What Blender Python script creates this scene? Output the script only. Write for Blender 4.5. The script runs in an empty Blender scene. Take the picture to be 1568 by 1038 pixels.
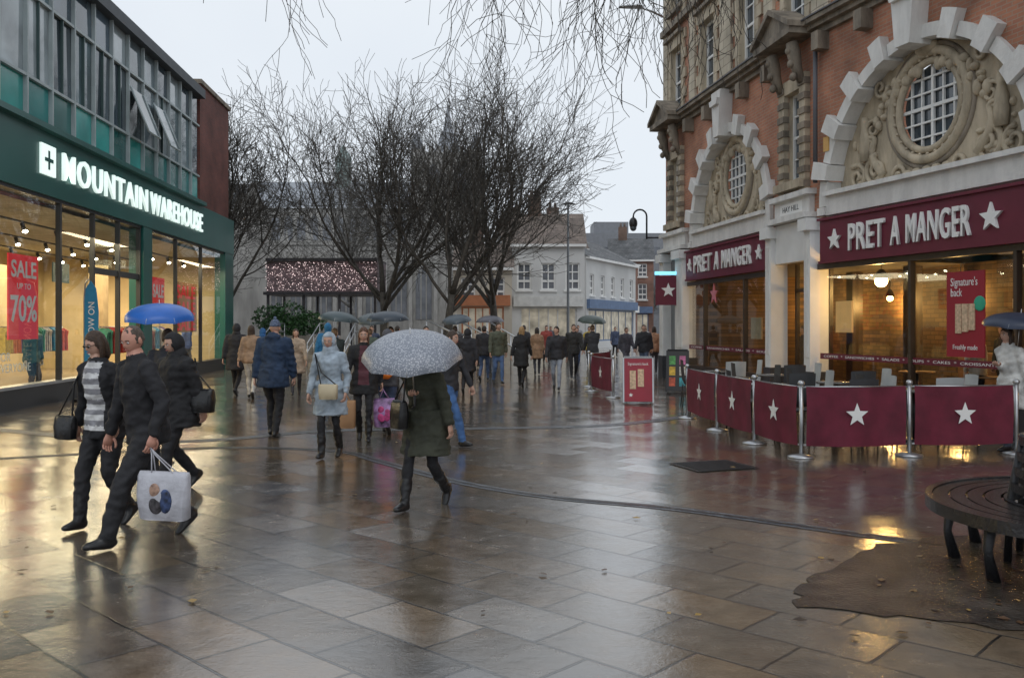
import bpy, bmesh, math, random
from math import sin, cos, pi, sqrt, radians, exp
from mathutils import Vector, Matrix, noise
from mathutils.bvhtree import BVHTree
V = Vector
scene = bpy.context.scene
random.seed(7)

# ------------------------------------------------------------------ materials
MATS = {}
def newmat(name):
    m = bpy.data.materials.new(name); m.use_nodes = True
    nt = m.node_tree
    return m, nt, nt.nodes['Principled BSDF'], nt.nodes, nt.links

def mat(name, col, rough=.7, var=.15, vscale=3., bump=0., bscale=40., metal=0., emit=0., spec=.5, sheen=0.):
    if name in MATS: return MATS[name]
    m, nt, p, N, L = newmat(name)
    tc = N.new('ShaderNodeTexCoord')
    nz = N.new('ShaderNodeTexNoise'); nz.inputs['Scale'].default_value = vscale; nz.inputs['Detail'].default_value = 6
    L.new(tc.outputs['Object'], nz.inputs['Vector'])
    mx = N.new('ShaderNodeMix'); mx.data_type = 'RGBA'
    mr = N.new('ShaderNodeMapRange'); mr.inputs[1].default_value = .3; mr.inputs[2].default_value = .7
    L.new(nz.outputs[0], mr.inputs[0]); L.new(mr.outputs[0], mx.inputs[0])
    mx.inputs[6].default_value = (*[max(0, c*(1-var)) for c in col], 1)
    mx.inputs[7].default_value = (*[min(1, c*(1+var)) for c in col], 1)
    L.new(mx.outputs[2], p.inputs['Base Color'])
    p.inputs['Roughness'].default_value = rough; p.inputs['Metallic'].default_value = metal
    p.inputs['Specular IOR Level'].default_value = spec
    if bump > 0:
        n2 = N.new('ShaderNodeTexNoise'); n2.inputs['Scale'].default_value = bscale; n2.inputs['Detail'].default_value = 4
        L.new(tc.outputs['Object'], n2.inputs['Vector'])
        b = N.new('ShaderNodeBump'); b.inputs['Strength'].default_value = bump; b.inputs['Distance'].default_value = .02
        L.new(n2.outputs[0], b.inputs['Height']); L.new(b.outputs[0], p.inputs['Normal'])
    if emit > 0:
        p.inputs['Emission Color'].default_value = (*col, 1); p.inputs['Emission Strength'].default_value = emit
    MATS[name] = m
    return m

def cloth(col, rough=.8):
    return mat('cloth_%d_%d_%d' % tuple(int(c*999) for c in col), col, rough, .3, 9., .7, 12.)

def brickmat(name, c1, c2, mortar, u, bw=.22, bh=.075, ms=.008, rough=.8):
    if name in MATS: return MATS[name]
    m, nt, p, N, L = newmat(name)
    g = N.new('ShaderNodeTexCoord'); s = N.new('ShaderNodeSeparateXYZ'); L.new(g.outputs['Object'], s.inputs[0])
    a = N.new('ShaderNodeMath'); a.operation = 'MULTIPLY'; a.inputs[1].default_value = u[0]; L.new(s.outputs[0], a.inputs[0])
    b = N.new('ShaderNodeMath'); b.operation = 'MULTIPLY_ADD'; b.inputs[1].default_value = u[1]; L.new(s.outputs[1], b.inputs[0]); L.new(a.outputs[0], b.inputs[2])
    c = N.new('ShaderNodeCombineXYZ'); L.new(b.outputs[0], c.inputs[0]); L.new(s.outputs[2], c.inputs[1])
    br = N.new('ShaderNodeTexBrick'); L.new(c.outputs[0], br.inputs['Vector'])
    br.inputs['Color1'].default_value = (*c1, 1); br.inputs['Color2'].default_value = (*c2, 1); br.inputs['Mortar'].default_value = (*mortar, 1)
    br.inputs['Scale'].default_value = 1; br.inputs['Brick Width'].default_value = bw; br.inputs['Row Height'].default_value = bh
    br.inputs['Mortar Size'].default_value = ms
    nz = N.new('ShaderNodeTexNoise'); nz.inputs['Scale'].default_value = .9; nz.inputs['Detail'].default_value = 7
    L.new(g.outputs['Object'], nz.inputs['Vector'])
    mr = N.new('ShaderNodeMapRange'); mr.inputs[1].default_value = .3; mr.inputs[2].default_value = .7; mr.inputs[3].default_value = .55; mr.inputs[4].default_value = 1.2
    L.new(nz.outputs[0], mr.inputs[0])
    mx = N.new('ShaderNodeVectorMath'); mx.operation = 'SCALE'; L.new(br.outputs['Color'], mx.inputs[0]); L.new(mr.outputs[0], mx.inputs['Scale'])
    L.new(mx.outputs[0], p.inputs['Base Color']); p.inputs['Roughness'].default_value = rough
    bp = N.new('ShaderNodeBump'); bp.inputs['Strength'].default_value = .4; bp.inputs['Distance'].default_value = -.01
    L.new(br.outputs['Fac'], bp.inputs['Height']); L.new(bp.outputs[0], p.inputs['Normal'])
    MATS[name] = m
    return m

def glassmat(name, tint=(.9, .95, .93), refl=.05, edge=.65):
    m, nt, p, N, L = newmat(name); N.remove(p)
    out = [n for n in N if n.type == 'OUTPUT_MATERIAL'][0]
    t = N.new('ShaderNodeBsdfTransparent'); t.inputs[0].default_value = (*tint, 1)
    g = N.new('ShaderNodeBsdfGlossy'); g.inputs['Roughness'].default_value = .02; g.inputs[0].default_value = (.95, .97, 1, 1)
    lw = N.new('ShaderNodeLayerWeight'); lw.inputs[0].default_value = .5
    pw = N.new('ShaderNodeMath'); pw.operation = 'POWER'; pw.inputs[1].default_value = 3.2; L.new(lw.outputs['Facing'], pw.inputs[0])
    ma = N.new('ShaderNodeMath'); ma.operation = 'MULTIPLY_ADD'; ma.inputs[1].default_value = edge; ma.inputs[2].default_value = refl; L.new(pw.outputs[0], ma.inputs[0])
    mx = N.new('ShaderNodeMixShader'); L.new(ma.outputs[0], mx.inputs[0]); L.new(t.outputs[0], mx.inputs[1]); L.new(g.outputs[0], mx.inputs[2])
    L.new(mx.outputs[0], out.inputs[0])
    MATS[name] = m
    return m

def stonemat(name, col, stain=.5):
    if name in MATS: return MATS[name]
    m, nt, p, N, L = newmat(name)
    tc = N.new('ShaderNodeTexCoord')
    mp = N.new('ShaderNodeMapping'); mp.inputs['Scale'].default_value = (2.2, 2.2, .7); L.new(tc.outputs['Object'], mp.inputs[0])
    nz = N.new('ShaderNodeTexNoise'); nz.inputs['Scale'].default_value = 1.3; nz.inputs['Detail'].default_value = 9; nz.inputs['Roughness'].default_value = .65
    L.new(mp.outputs[0], nz.inputs['Vector'])
    cr = N.new('ShaderNodeValToRGB'); cr.color_ramp.elements[0].position = .36; cr.color_ramp.elements[1].position = .62
    cr.color_ramp.elements[0].color = (*[c*(1-stain) for c in col], 1); cr.color_ramp.elements[1].color = (*col, 1)
    L.new(nz.outputs[0], cr.inputs[0]); L.new(cr.outputs[0], p.inputs['Base Color'])
    p.inputs['Roughness'].default_value = .8
    n2 = N.new('ShaderNodeTexNoise'); n2.inputs['Scale'].default_value = 14; n2.inputs['Detail'].default_value = 6; L.new(tc.outputs['Object'], n2.inputs['Vector'])
    b = N.new('ShaderNodeBump'); b.inputs['Strength'].default_value = .5; b.inputs['Distance'].default_value = .02
    L.new(n2.outputs[0], b.inputs['Height']); L.new(b.outputs[0], p.inputs['Normal'])
    MATS[name] = m
    return m

# ------------------------------------------------------------------ mesh builder
class MB:
    def __init__(s):
        s.v = []; s.f = []; s.m = []; s.sm = []; s.mats = []
    def mi(s, m):
        if m not in s.mats: s.mats.append(m)
        return s.mats.index(m)
    def add(s, vs, fs, m, smooth=False):
        o = len(s.v); s.v.extend([tuple(v) for v in vs]); k = s.mi(m)
        for f in fs:
            s.f.append(tuple(i+o for i in f)); s.m.append(k); s.sm.append(smooth)
    def box(s, M, a0, a1, b0, b1, c0, c1, m):
        vs = [M @ V((a, b, c)) for a in (a0, a1) for b in (b0, b1) for c in (c0, c1)]
        s.add(vs, [(0, 1, 3, 2), (4, 6, 7, 5), (0, 4, 5, 1), (2, 3, 7, 6), (0, 2, 6, 4), (1, 5, 7, 3)], m)
    def quad(s, M, a0, a1, b0, b1, c, m):
        s.add([M @ V(p) for p in ((a0, b0, c), (a1, b0, c), (a1, b1, c), (a0, b1, c))], [(0, 1, 2, 3)], m)
    def prism(s, M, poly, c0, c1, m):
        n = len(poly)
        vs = [M @ V((p[0], p[1], c0)) for p in poly]+[M @ V((p[0], p[1], c1)) for p in poly]
        s.add(vs, [tuple(range(n)), tuple(range(2*n-1, n-1, -1))]+[(i, (i+1) % n, n+(i+1) % n, n+i) for i in range(n)], m)
    def loft(s, pts, rx, ry, side, m, n=12, cap=True, smooth=True):
        pts = [V(p) for p in pts]; k = len(pts); vs = []; side = V(side)
        if isinstance(rx, (int, float)): rx = [rx]*k
        if isinstance(ry, (int, float)): ry = [ry]*k
        for i, p in enumerate(pts):
            t = (pts[min(i+1, k-1)]-pts[max(i-1, 0)])
            if t.length < 1e-6: t = V((0, 0, 1))
            t.normalize(); a = side-t*side.dot(t)
            if a.length < 1e-4: a = t.orthogonal()
            a.normalize(); b = t.cross(a)
            for j in range(n):
                w = 2*pi*j/n; vs.append(p+a*rx[i]*cos(w)+b*ry[i]*sin(w))
        fs = [(i*n+j, i*n+(j+1) % n, (i+1)*n+(j+1) % n, (i+1)*n+j) for i in range(k-1) for j in range(n)]
        if cap: fs += [tuple(range(n-1, -1, -1)), tuple(range((k-1)*n, k*n))]
        s.add(vs, fs, m, smooth)
    def tube(s, pts, r, m, n=8, smooth=True):
        s.loft(pts, r, r, (.31, .17, .93) if abs((V(pts[-1])-V(pts[0])).normalized().z) < .9 else (1, 0, 0), m, n, True, smooth)
    def ell(s, M, c, r, m, nu=14, nv=9, fn=None):
        vs = []; fs = []
        for j in range(nv+1):
            t = pi*j/nv
            for i in range(nu):
                w = 2*pi*i/nu; d = V((sin(t)*cos(w), sin(t)*sin(w), cos(t)))
                q = fn(d) if fn else V((d.x*r[0], d.y*r[1], d.z*r[2]))
                vs.append(M @ (V(c)+q))
        fs = [(j*nu+i, j*nu+(i+1) % nu, (j+1)*nu+(i+1) % nu, (j+1)*nu+i) for j in range(nv) for i in range(nu)]
        s.add(vs, fs, m, True)
    def mesh(s, name):
        me = bpy.data.meshes.new(name); me.from_pydata(s.v, [], s.f)
        for m in s.mats: me.materials.append(m)
        me.polygons.foreach_set('material_index', s.m); me.polygons.foreach_set('use_smooth', s.sm)
        me.update(); return me
    def build(s, name, parent=None):
        o = bpy.data.objects.new(name, s.mesh(name)); scene.collection.objects.link(o)
        if parent: o.parent = parent
        return o

I4 = Matrix.Identity(4)
def frame(ox, oy, ux, uy, oz=0.):
    u = V((ux, uy, 0)).normalized(); z = V((0, 0, 1)); n = u.cross(z)
    M = Matrix.Identity(4)
    for i in range(3):
        M[i][0] = u[i]; M[i][1] = z[i]; M[i][2] = n[i]
    M[0][3] = ox; M[1][3] = oy; M[2][3] = oz
    return M
def empty(name):
    o = bpy.data.objects.new(name, None); scene.collection.objects.link(o); return o

def text(name, body, M, a0, a1, b0, b1, c, m, parent=None, ex=.02, bold=.0, sp=1.0):
    cu = bpy.data.curves.new(name, 'FONT'); cu.body = body; cu.extrude = .02; cu.offset = bold; cu.align_x = 'LEFT'; cu.resolution_u = 3
    cu.space_line = .9; cu.space_character = sp
    o = bpy.data.objects.new(name, cu); scene.collection.objects.link(o)
    bpy.context.view_layer.update()
    me = bpy.data.meshes.new_from_object(o.evaluated_get(bpy.context.evaluated_depsgraph_get()))
    bpy.data.objects.remove(o)
    xs = [v.co.x for v in me.vertices]; ys = [v.co.y for v in me.vertices]; zs = [v.co.z for v in me.vertices]
    x0, x1, y0, y1, z0, z1 = min(xs), max(xs), min(ys), max(ys), min(zs), max(zs)
    for v in me.vertices:
        v.co = M @ V((a0+(v.co.x-x0)/(x1-x0)*(a1-a0), b0+(v.co.y-y0)/(y1-y0)*(b1-b0), c+(v.co.z-z0)/max(1e-6, z1-z0)*ex))
    me.materials.clear(); me.materials.append(m)
    ob = bpy.data.objects.new(name, me); scene.collection.objects.link(ob)
    if parent: ob.parent = parent
    return ob

def starpoly(cx, cy, R, r=.42):
    return [(cx+(R if i % 2 == 0 else R*r)*sin(i*pi/5), cy+(R if i % 2 == 0 else R*r)*cos(i*pi/5)) for i in range(10)]

def wall(mb, M, a0, a1, b0, b1, holes, c, m):
    A = sorted(set([a0, a1]+[x for h in holes for x in h[:2] if a0 < x < a1])); B = sorted(set([b0, b1]+[x for h in holes for x in h[2:4] if b0 < x < b1]))
    for i in range(len(A)-1):
        for j in range(len(B)-1):
            ca = (A[i]+A[i+1])/2; cb = (B[j]+B[j+1])/2
            if any(h[0] < ca < h[1] and h[2] < cb < h[3] for h in holes): continue
            mb.quad(M, A[i], A[i+1], B[j], B[j+1], c, m)
def window(mb, M, a0, a1, b0, b1, cin, cout, nx, nz, fr, gl, rev, fw=.06, mw=.025):
    t = .03
    mb.box(M, a0-t, a0, b0, b1, cin-.05, cout-.002, rev); mb.box(M, a1, a1+t, b0, b1, cin-.05, cout-.002, rev)
    mb.box(M, a0-t, a1+t, b1, b1+t, cin-.05, cout-.003, rev); mb.box(M, a0-t, a1+t, b0-t, b0, cin-.05, cout-.003, rev)
    mb.quad(M, a0, a1, b0, b1, cin, gl)
    for (x0, x1, y0, y1) in ((a0, a0+fw, b0, b1), (a1-fw, a1, b0, b1), (a0+fw, a1-fw, b0, b0+fw), (a0+fw, a1-fw, b1-fw, b1)):
        mb.box(M, x0, x1, y0, y1, cin+.005, cin+.06, fr)
    for i in range(1, nx):
        x = a0+(a1-a0)*i/nx; mb.box(M, x-mw/2, x+mw/2, b0+fw, b1-fw, cin+.006, cin+.04, fr)
    for j in range(1, nz):
        y = b0+(b1-b0)*j/nz; w = mw*(2 if j == nz//2 else 1)
        mb.box(M, a0+fw, a1-fw, y-w/2, y+w/2, cin+.007, cin+.045, fr)

WHITE = mat('white_paint', (.76, .76, .74), .5, .08, 2)
WHITEST = stonemat('painted_white_stone', (.74, .73, .70), .2)
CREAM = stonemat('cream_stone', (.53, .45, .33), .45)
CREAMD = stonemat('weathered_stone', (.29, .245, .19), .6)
BURG = mat('burgundy_paint', (.13, .010, .030), .45, .12, 3)
BURGCANVAS = mat('burgundy_canvas', (.13, .010, .028), .7, .25, 4, .4, 6)
DARK = mat('dark_frame', (.02, .022, .025), .4, .1, 3)
BLACK = mat('black_iron', (.015, .015, .017), .35, .2, 5, .3, 60)
STEEL = mat('steel', (.45, .46, .47), .3, .1, 4, metal=.9)
GREEN = mat('dark_green_panel', (.010, .10, .088), .3, .15, .6)
LEAD = mat('lead', (.10, .10, .11), .6, .2, 2)
UPGLASS = mat('upper_glass', (.045, .06, .075), .06, .5, .8, spec=.9)
LITW = mat('lit_white_letters', (.8, .95, .9), .5, 0, emit=.8)
WHITEL = mat('white_letters', (.8, .8, .78), .5, .03)
CLEAR = glassmat('shop_glass')
SLATE = brickmat('slate_roof', (.10, .105, .11), (.15, .15, .155), (.06, .06, .06), (1, 0), .3, .2, .01)
TILE = brickmat('clay_tile_roof', (.17, .13, .11), (.21, .165, .135), (.09, .08, .07), (1, 0), .3, .2, .01)

# ------------------------------------------------------------------ ground
def ground_material():
    m, nt, p, N, L = newmat('wet_paving_slabs')
    tc = N.new('ShaderNodeTexCoord')
    mp = N.new('ShaderNodeMapping'); mp.inputs['Rotation'].default_value = (0, 0, radians(43)); L.new(tc.outputs['Object'], mp.inputs[0])
    # slight wander so the joints are not ruler-straight
    wn = N.new('ShaderNodeTexNoise'); wn.inputs['Scale'].default_value = 2.2; L.new(tc.outputs['Object'], wn.inputs['Vector'])
    ws = N.new('ShaderNodeVectorMath'); ws.operation = 'SCALE'; ws.inputs['Scale'].default_value = .035; L.new(wn.outputs['Color'], ws.inputs[0])
    wa = N.new('ShaderNodeVectorMath'); wa.operation = 'ADD'; L.new(mp.outputs[0], wa.inputs[0]); L.new(ws.outputs[0], wa.inputs[1])
    def brick(c1, c2, mo, ms=.010):
        b = N.new('ShaderNodeTexBrick'); L.new(wa.outputs[0], b.inputs['Vector'])
        b.inputs['Scale'].default_value = 1; b.inputs['Brick Width'].default_value = .72; b.inputs['Row Height'].default_value = .46
        b.inputs['Mortar Size'].default_value = ms; b.inputs['Mortar Smooth'].default_value = .3
        b.inputs['Color1'].default_value = (*c1, 1); b.inputs['Color2'].default_value = (*c2, 1); b.inputs['Mortar'].default_value = (*mo, 1)
        b.inputs['Bias'].default_value = 0
        return b
    b1 = brick((.235, .150, .078), (.135, .105, .075), (.03, .025, .02))
    b2 = brick((0, 0, 0), (1, 1, 1), (.5, .5, .5))
    big = N.new('ShaderNodeTexNoise'); big.inputs['Scale'].default_value = .4; big.inputs['Detail'].default_value = 5; L.new(tc.outputs['Object'], big.inputs['Vector'])
    mid = N.new('ShaderNodeTexNoise'); mid.inputs['Scale'].default_value = 4.5; mid.inputs['Detail'].default_value = 8; mid.inputs['Roughness'].default_value = .7; L.new(tc.outputs['Object'], mid.inputs['Vector'])
    fine = N.new('ShaderNodeTexNoise'); fine.inputs['Scale'].default_value = 55; fine.inputs['Detail'].default_value = 3; L.new(tc.outputs['Object'], fine.inputs['Vector'])
    mr = N.new('ShaderNodeMapRange'); mr.inputs[1].default_value = .3; mr.inputs[2].default_value = .7; mr.inputs[3].default_value = .6; mr.inputs[4].default_value = 1.2
    L.new(mid.outputs[0], mr.inputs[0])
    sc = N.new('ShaderNodeVectorMath'); sc.operation = 'SCALE'; L.new(b1.outputs[0], sc.inputs[0]); L.new(mr.outputs[0], sc.inputs['Scale'])
    grey = N.new('ShaderNodeMix'); grey.data_type = 'RGBA'; grey.blend_type = 'MULTIPLY'; grey.inputs[7].default_value = (.70, .86, 1.15, 1)
    g2 = N.new('ShaderNodeMapRange'); g2.inputs[1].default_value = .38; g2.inputs[2].default_value = .6; g2.inputs[3].default_value = 0; g2.inputs[4].default_value = 1.
    L.new(big.outputs[0], g2.inputs[0]); L.new(g2.outputs[0], grey.inputs[0]); L.new(sc.outputs[0], grey.inputs[6])
    L.new(grey.outputs[2], p.inputs['Base Color'])
    r1 = N.new('ShaderNodeMapRange'); r1.inputs[1].default_value = .35; r1.inputs[2].default_value = .7; r1.inputs[3].default_value = .07; r1.inputs[4].default_value = .26
    L.new(mid.outputs[0], r1.inputs[0])
    r2 = N.new('ShaderNodeMath'); r2.operation = 'MULTIPLY_ADD'; r2.inputs[1].default_value = .08; L.new(b2.outputs[0], r2.inputs[0]); L.new(r1.outputs[0], r2.inputs[2])
    L.new(r2.outputs[0], p.inputs['Roughness'])
    p.inputs['Specular IOR Level'].default_value = .8
    # film of rain water on top
    p.inputs['Coat Weight'].default_value = .85; p.inputs['Coat IOR'].default_value = 1.6
    cr_ = N.new('ShaderNodeMapRange'); cr_.inputs[1].default_value = .35; cr_.inputs[2].default_value = .65; cr_.inputs[3].default_value = .03; cr_.inputs[4].default_value = .14
    L.new(big.outputs[0], cr_.inputs[0]); L.new(cr_.outputs[0], p.inputs['Coat Roughness'])
    ge = N.new('ShaderNodeNewGeometry')
    s1 = N.new('ShaderNodeSeparateColor'); L.new(b2.outputs[0], s1.inputs[0])
    t1 = N.new('ShaderNodeMath'); t1.operation = 'MULTIPLY_ADD'; t1.inputs[1].default_value = .036; t1.inputs[2].default_value = -.018; L.new(s1.outputs[0], t1.inputs[0])
    q = N.new('ShaderNodeMath'); q.operation = 'MULTIPLY'; q.inputs[1].default_value = 57.; L.new(s1.outputs[0], q.inputs[0])
    q2 = N.new('ShaderNodeMath'); q2.operation = 'SINE'; L.new(q.outputs[0], q2.inputs[0])
    q3 = N.new('ShaderNodeMath'); q3.operation = 'MULTIPLY'; q3.inputs[1].default_value = .016; L.new(q2.outputs[0], q3.inputs[0])
    cx = N.new('ShaderNodeCombineXYZ'); L.new(t1.outputs[0], cx.inputs[0]); L.new(q3.outputs[0], cx.inputs[1])
    ad = N.new('ShaderNodeVectorMath'); ad.operation = 'ADD'; L.new(ge.outputs['Normal'], ad.inputs[0]); L.new(cx.outputs[0], ad.inputs[1])
    h = N.new('ShaderNodeMath'); h.operation = 'MULTIPLY_ADD'; h.inputs[1].default_value = -1.2; L.new(b1.outputs['Fac'], h.inputs[0])
    h2 = N.new('ShaderNodeMath'); h2.operation = 'MULTIPLY_ADD'; h2.inputs[1].default_value = .14; L.new(fine.outputs[0], h2.inputs[0])
    h3 = N.new('ShaderNodeMath'); h3.operation = 'MULTIPLY'; h3.inputs[1].default_value = .9; L.new(mid.outputs[0], h3.inputs[0]); L.new(h3.outputs[0], h2.inputs[2])
    L.new(h2.outputs[0], h.inputs[2])
    bp = N.new('ShaderNodeBump'); bp.inputs['Strength'].default_value = .55; bp.inputs['Distance'].default_value = .006
    L.new(h.outputs[0], bp.inputs['Height']); L.new(ad.outputs[0], bp.inputs['Normal']); L.new(bp.outputs[0], p.inputs['Normal']); L.new(bp.outputs[0], p.inputs['Coat Normal'])
    return m
g = MB(); g.add([(-400, -60, 0), (400, -60, 0), (400, 700, 0), (-400, 700, 0)], [(0, 1, 2, 3)], ground_material()); g.build('ground')

WETGREY = mat('wet_grey_setts', (.11, .12, .135), .12, .4, 8, .8, 30)
ASPH = mat('wet_dark_asphalt', (.050, .042, .034), .15, .6, 3.5, .8, 40)
def strip(name, pts, w, m, z=.004):
    mb = MB(); vs = []
    P = [V((p[0], p[1], 0)) for p in pts]
    Q = []
    for i in range(len(P)-1):
        for k in range(8):
            t = k/8; p0 = P[max(i-1, 0)]; p1 = P[i]; p2 = P[i+1]; p3 = P[min(i+2, len(P)-1)]
            Q.append(.5*((2*p1)+(-p0+p2)*t+(2*p0-5*p1+4*p2-p3)*t*t+(-p0+3*p1-3*p2+p3)*t**3))
    Q.append(P[-1])
    for i, p in enumerate(Q):
        d = (Q[min(i+1, len(Q)-1)]-Q[max(i-1, 0)]).normalized(); n = V((-d.y, d.x, 0))
        vs += [p+n*w/2+V((0, 0, z)), p-n*w/2+V((0, 0, z))]
    mb.add(vs, [(2*i, 2*i+1, 2*i+3, 2*i+2) for i in range(len(Q)-1)], m); return mb.build(name)
chan = [(-6.5, 11.6), (-4.2, 12.6), (-2.4, 12.3), (-1.6, 11.3), (-.6, 9.9), (.4, 9.0), (1.55, 8.4), (3.1, 7.2), (6, 5.2)]
strip('drainage_channel', chan, .17, WETGREY)
strip('drainage_slot', chan, .035, ASPH, .008)
strip('paving_band', [(-9.5, 15.5), (-5.2, 13.3), (-3.0, 14.6), (-1, 14.9), (1.5, 15.4), (3.2, 16.9)], .3, WETGREY)
mb = MB(); rj = random.Random(6); poly = []
base = [(1.7, 5.55), (2.05, 6.2), (2.7, 6.95), (3.4, 7.35), (5.9, 7.7), (5.9, 4.7), (4.2, 4.75), (2.9, 5.1)]
for i in range(8):
    a = V(base[i]); b = V(base[(i+1) % 8])
    for k in range(8): poly.append(a.lerp(b, k/8)+V((rj.gauss(0, .03), rj.gauss(0, .03))))
mb.add([(p.x, p.y, .006) for p in poly], [tuple(range(len(poly)))], ASPH)
mb.build('tree_pit_ground')
mb = MB(); Mh = Matrix.Translation((2.42, 11.0, .009)) @ Matrix.Rotation(radians(20), 4, 'Z')
mb.add([Mh @ V(p) for p in ((-.42, -.36, 0), (.42, -.36, 0), (.42, .36, 0), (-.42, .36, 0))], [(0, 1, 2, 3)], mat('manhole_metal', (.05, .045, .04), .25, .4, 20, .8, 50, metal=.6))
for i in range(9):
    mb.box(Mh, -.36, .36, -.32+i*.075, -.29+i*.075, .0005, .005, BLACK)
mb.build('manhole_cover')
mb = MB(); rl = random.Random(4)
for i in range(300):
    if i < 210: x = 4+rl.gauss(0, 1.0); y = 5.7+rl.gauss(0, .75)
    else: x = rl.uniform(-6, 5); y = rl.uniform(4.2, 16)
    s = rl.uniform(.012, .032); a = rl.uniform(0, 6.28); e = V((cos(a), sin(a), 0)); n = V((-sin(a), cos(a), 0)); c = V((x, y, .014))
    cm = rl.choice([mat('leaf_yellow', (.32, .2, .05), .4), mat('leaf_brown', (.09, .045, .02), .4), mat('leaf_brown', (.09, .045, .02), .4), mat('leaf_dark', (.04, .025, .015), .4)])
    mb.add([c-e*s*1.4, c+n*s+V((0, 0, rl.uniform(0, .01))), c+e*s*1.5, c-n*s*.9], [(0, 1, 2, 3)], cm)
mb.build('fallen_leaves')

# ------------------------------------------------------------------ right building (cafe)
B = (6.54, 19.4)
FAR = frame(B[0], B[1], .1425, -.99)
NEAR = frame(B[0], B[1], .275, -.9615)
ORF = brickmat('orange_brick_far', (.47, .20, .115), (.38, .16, .10), (.36, .26, .19), (.1425, -.99))
ORN = brickmat('orange_brick_near', (.47, .20, .115), (.38, .16, .10), (.36, .26, .19), (.275, -.9615))
CRB = brickmat('cream_ashlar', (.54, .48, .37), (.48, .42, .32), (.27, .23, .18), (.2, -.97), .5, .24, .012)
cafe = empty('cafe_building')
TOP = 14.0
def arch_bay(mb, M, a0, a1, brick):
    ac = (a0+a1)/2; zs = 4.2; Ri = 2.62; Ro = 2.86; zc = 7.95; n = 40
    rw = 2.75
    for i in range(n):
        x0 = ac-rw+2*rw*i/n; x1 = ac-rw+2*rw*(i+1)/n
        h0 = zs+sqrt(max(0, rw*rw-(x0-ac)**2)); h1 = zs+sqrt(max(0, rw*rw-(x1-ac)**2))
        mb.add([M @ V(p) for p in ((x0, h0, 0), (x1, h1, 0), (x1, zc, 0), (x0, zc, 0))], [(0, 1, 2, 3)], brick)
    if a0 < ac-rw: mb.quad(M, a0, ac-rw, 3.9, zc, 0, brick)
    if a1 > ac+rw: mb.quad(M, ac+rw, a1, 3.9, zc, 0, brick)
    nv = 19
    for i in range(nv):
        t0 = pi*i/nv+.004; t1 = pi*(i+1)/nv-.004; big = i % 2 == 1
        if big: t0 += .018; t1 -= .018
        else: t0 -= .018; t1 += .018
        ri = Ri if not big else Ri-.06; ro = Ro if not big else Ro+.20; c1 = .10 if not big else .20
        poly = []
        for k in range(4): t = t0+(t1-t0)*k/3; poly.append((ac+ro*cos(t), zs+ro*sin(t)))
        for k in range(4): t = t1+(t0-t1)*k/3; poly.append((ac+ri*cos(t), zs+ri*sin(t)))
        mb.prism(M, poly, -.3, c1, WHITEST)
    for sgn in (-1, 1):
        x0, x1 = sorted((ac+sgn*Ri, ac+sgn*Ro)); mb.box(M, x0, x1, 3.98, zs-.06, -.3, .15, WHITEST)
    mb.prism(M, [(ac-.19, 6.72), (ac+.19, 6.72), (ac+.33, 7.93), (ac-.33, 7.93)], -.28, .36, WHITEST)
    mb.prism(M, [(ac-.24, 7.55), (ac+.24, 7.55), (ac+.3, 7.7), (ac-.3, 7.7)], .36, .44, WHITEST)
    wz = 5.68; wr = .74; c = -.24
    pts_o = []; pts_i = []
    m_ = 48
    for i in range(m_+1):
        t = 2*pi*i/m_; dx, dz = cos(t), sin(t)
        oz = wz-zs; bq = dz*oz; rr = -bq+sqrt(bq*bq-(oz*oz-Ri*Ri*1.01))
        if dz < 0: rr = min(rr, oz/(-dz))
        pts_o.append((ac+dx*rr, wz+dz*rr)); pts_i.append((ac+dx*wr, wz+dz*wr))
    for i in range(m_):
        mb.add([M @ V((*p, c)) for p in (pts_i[i], pts_o[i], pts_o[i+1], pts_i[i+1])], [(0, 1, 2, 3)], CREAM)
    def ring(R, r, cc, mm, k=48):
        P = [M @ V((ac+R*cos(2*pi*i/k), wz+R*sin(2*pi*i/k), cc)) for i in range(k+1)]
        vs = []
        for i, p in enumerate(P):
            rad = (M.to_3x3() @ V((cos(2*pi*i/k), sin(2*pi*i/k), 0))); nn = M.to_3x3() @ V((0, 0, 1))
            for j in range(8): w = 2*pi*j/8; vs.append(p+rad*r*cos(w)+nn*r*sin(w))
        mb.add(vs, [(i*8+j, i*8+(j+1) % 8, (i+1)*8+(j+1) % 8, (i+1)*8+j) for i in range(k) for j in range(8)], mm, True)
    ring(.80, .07, c, CREAM); ring(.97, .09, c+.02, CREAM); ring(1.10, .05, c, CREAMD)
    for i in range(28):
        t = 2*pi*i/28; mb.ell(M, (ac+.885*cos(t), wz+.885*sin(t), c+.04), (.04, .04, .035), CREAM, 8, 5)
    disc = [(ac+.78*cos(2*pi*i/32), wz+.78*sin(2*pi*i/32)) for i in range(32)]
    mb.add([M @ V((*p, c-.12)) for p in disc], [tuple(range(32))], UPGLASS)
    for k in range(-2, 3):
        x = k*.27; h = sqrt(.78**2-x*x); w_ = .016 if k else .03
        mb.box(M, ac+x-w_, ac+x+w_, wz-h, wz+h, c-.11, c-.06, WHITE)
        mb.box(M, ac-h, ac+h, wz+x-w_, wz+x+w_, c-.108, c-.055, WHITE)
    rr = random.Random(3)
    def spiral(cx, cy, R, turns, a, sg, th=.06, cc=.03):
        pts = []
        for i in range(26):
            t = i/25; ang = a+sg*turns*2*pi*t; r = R*(1-t*.82)
            pts.append(M @ V((cx+r*cos(ang), cy+r*sin(ang), c+cc+.03*t)))
        mb.tube(pts, [th*(1-.4*i/25) for i in range(26)], CREAM, 7)
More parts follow.
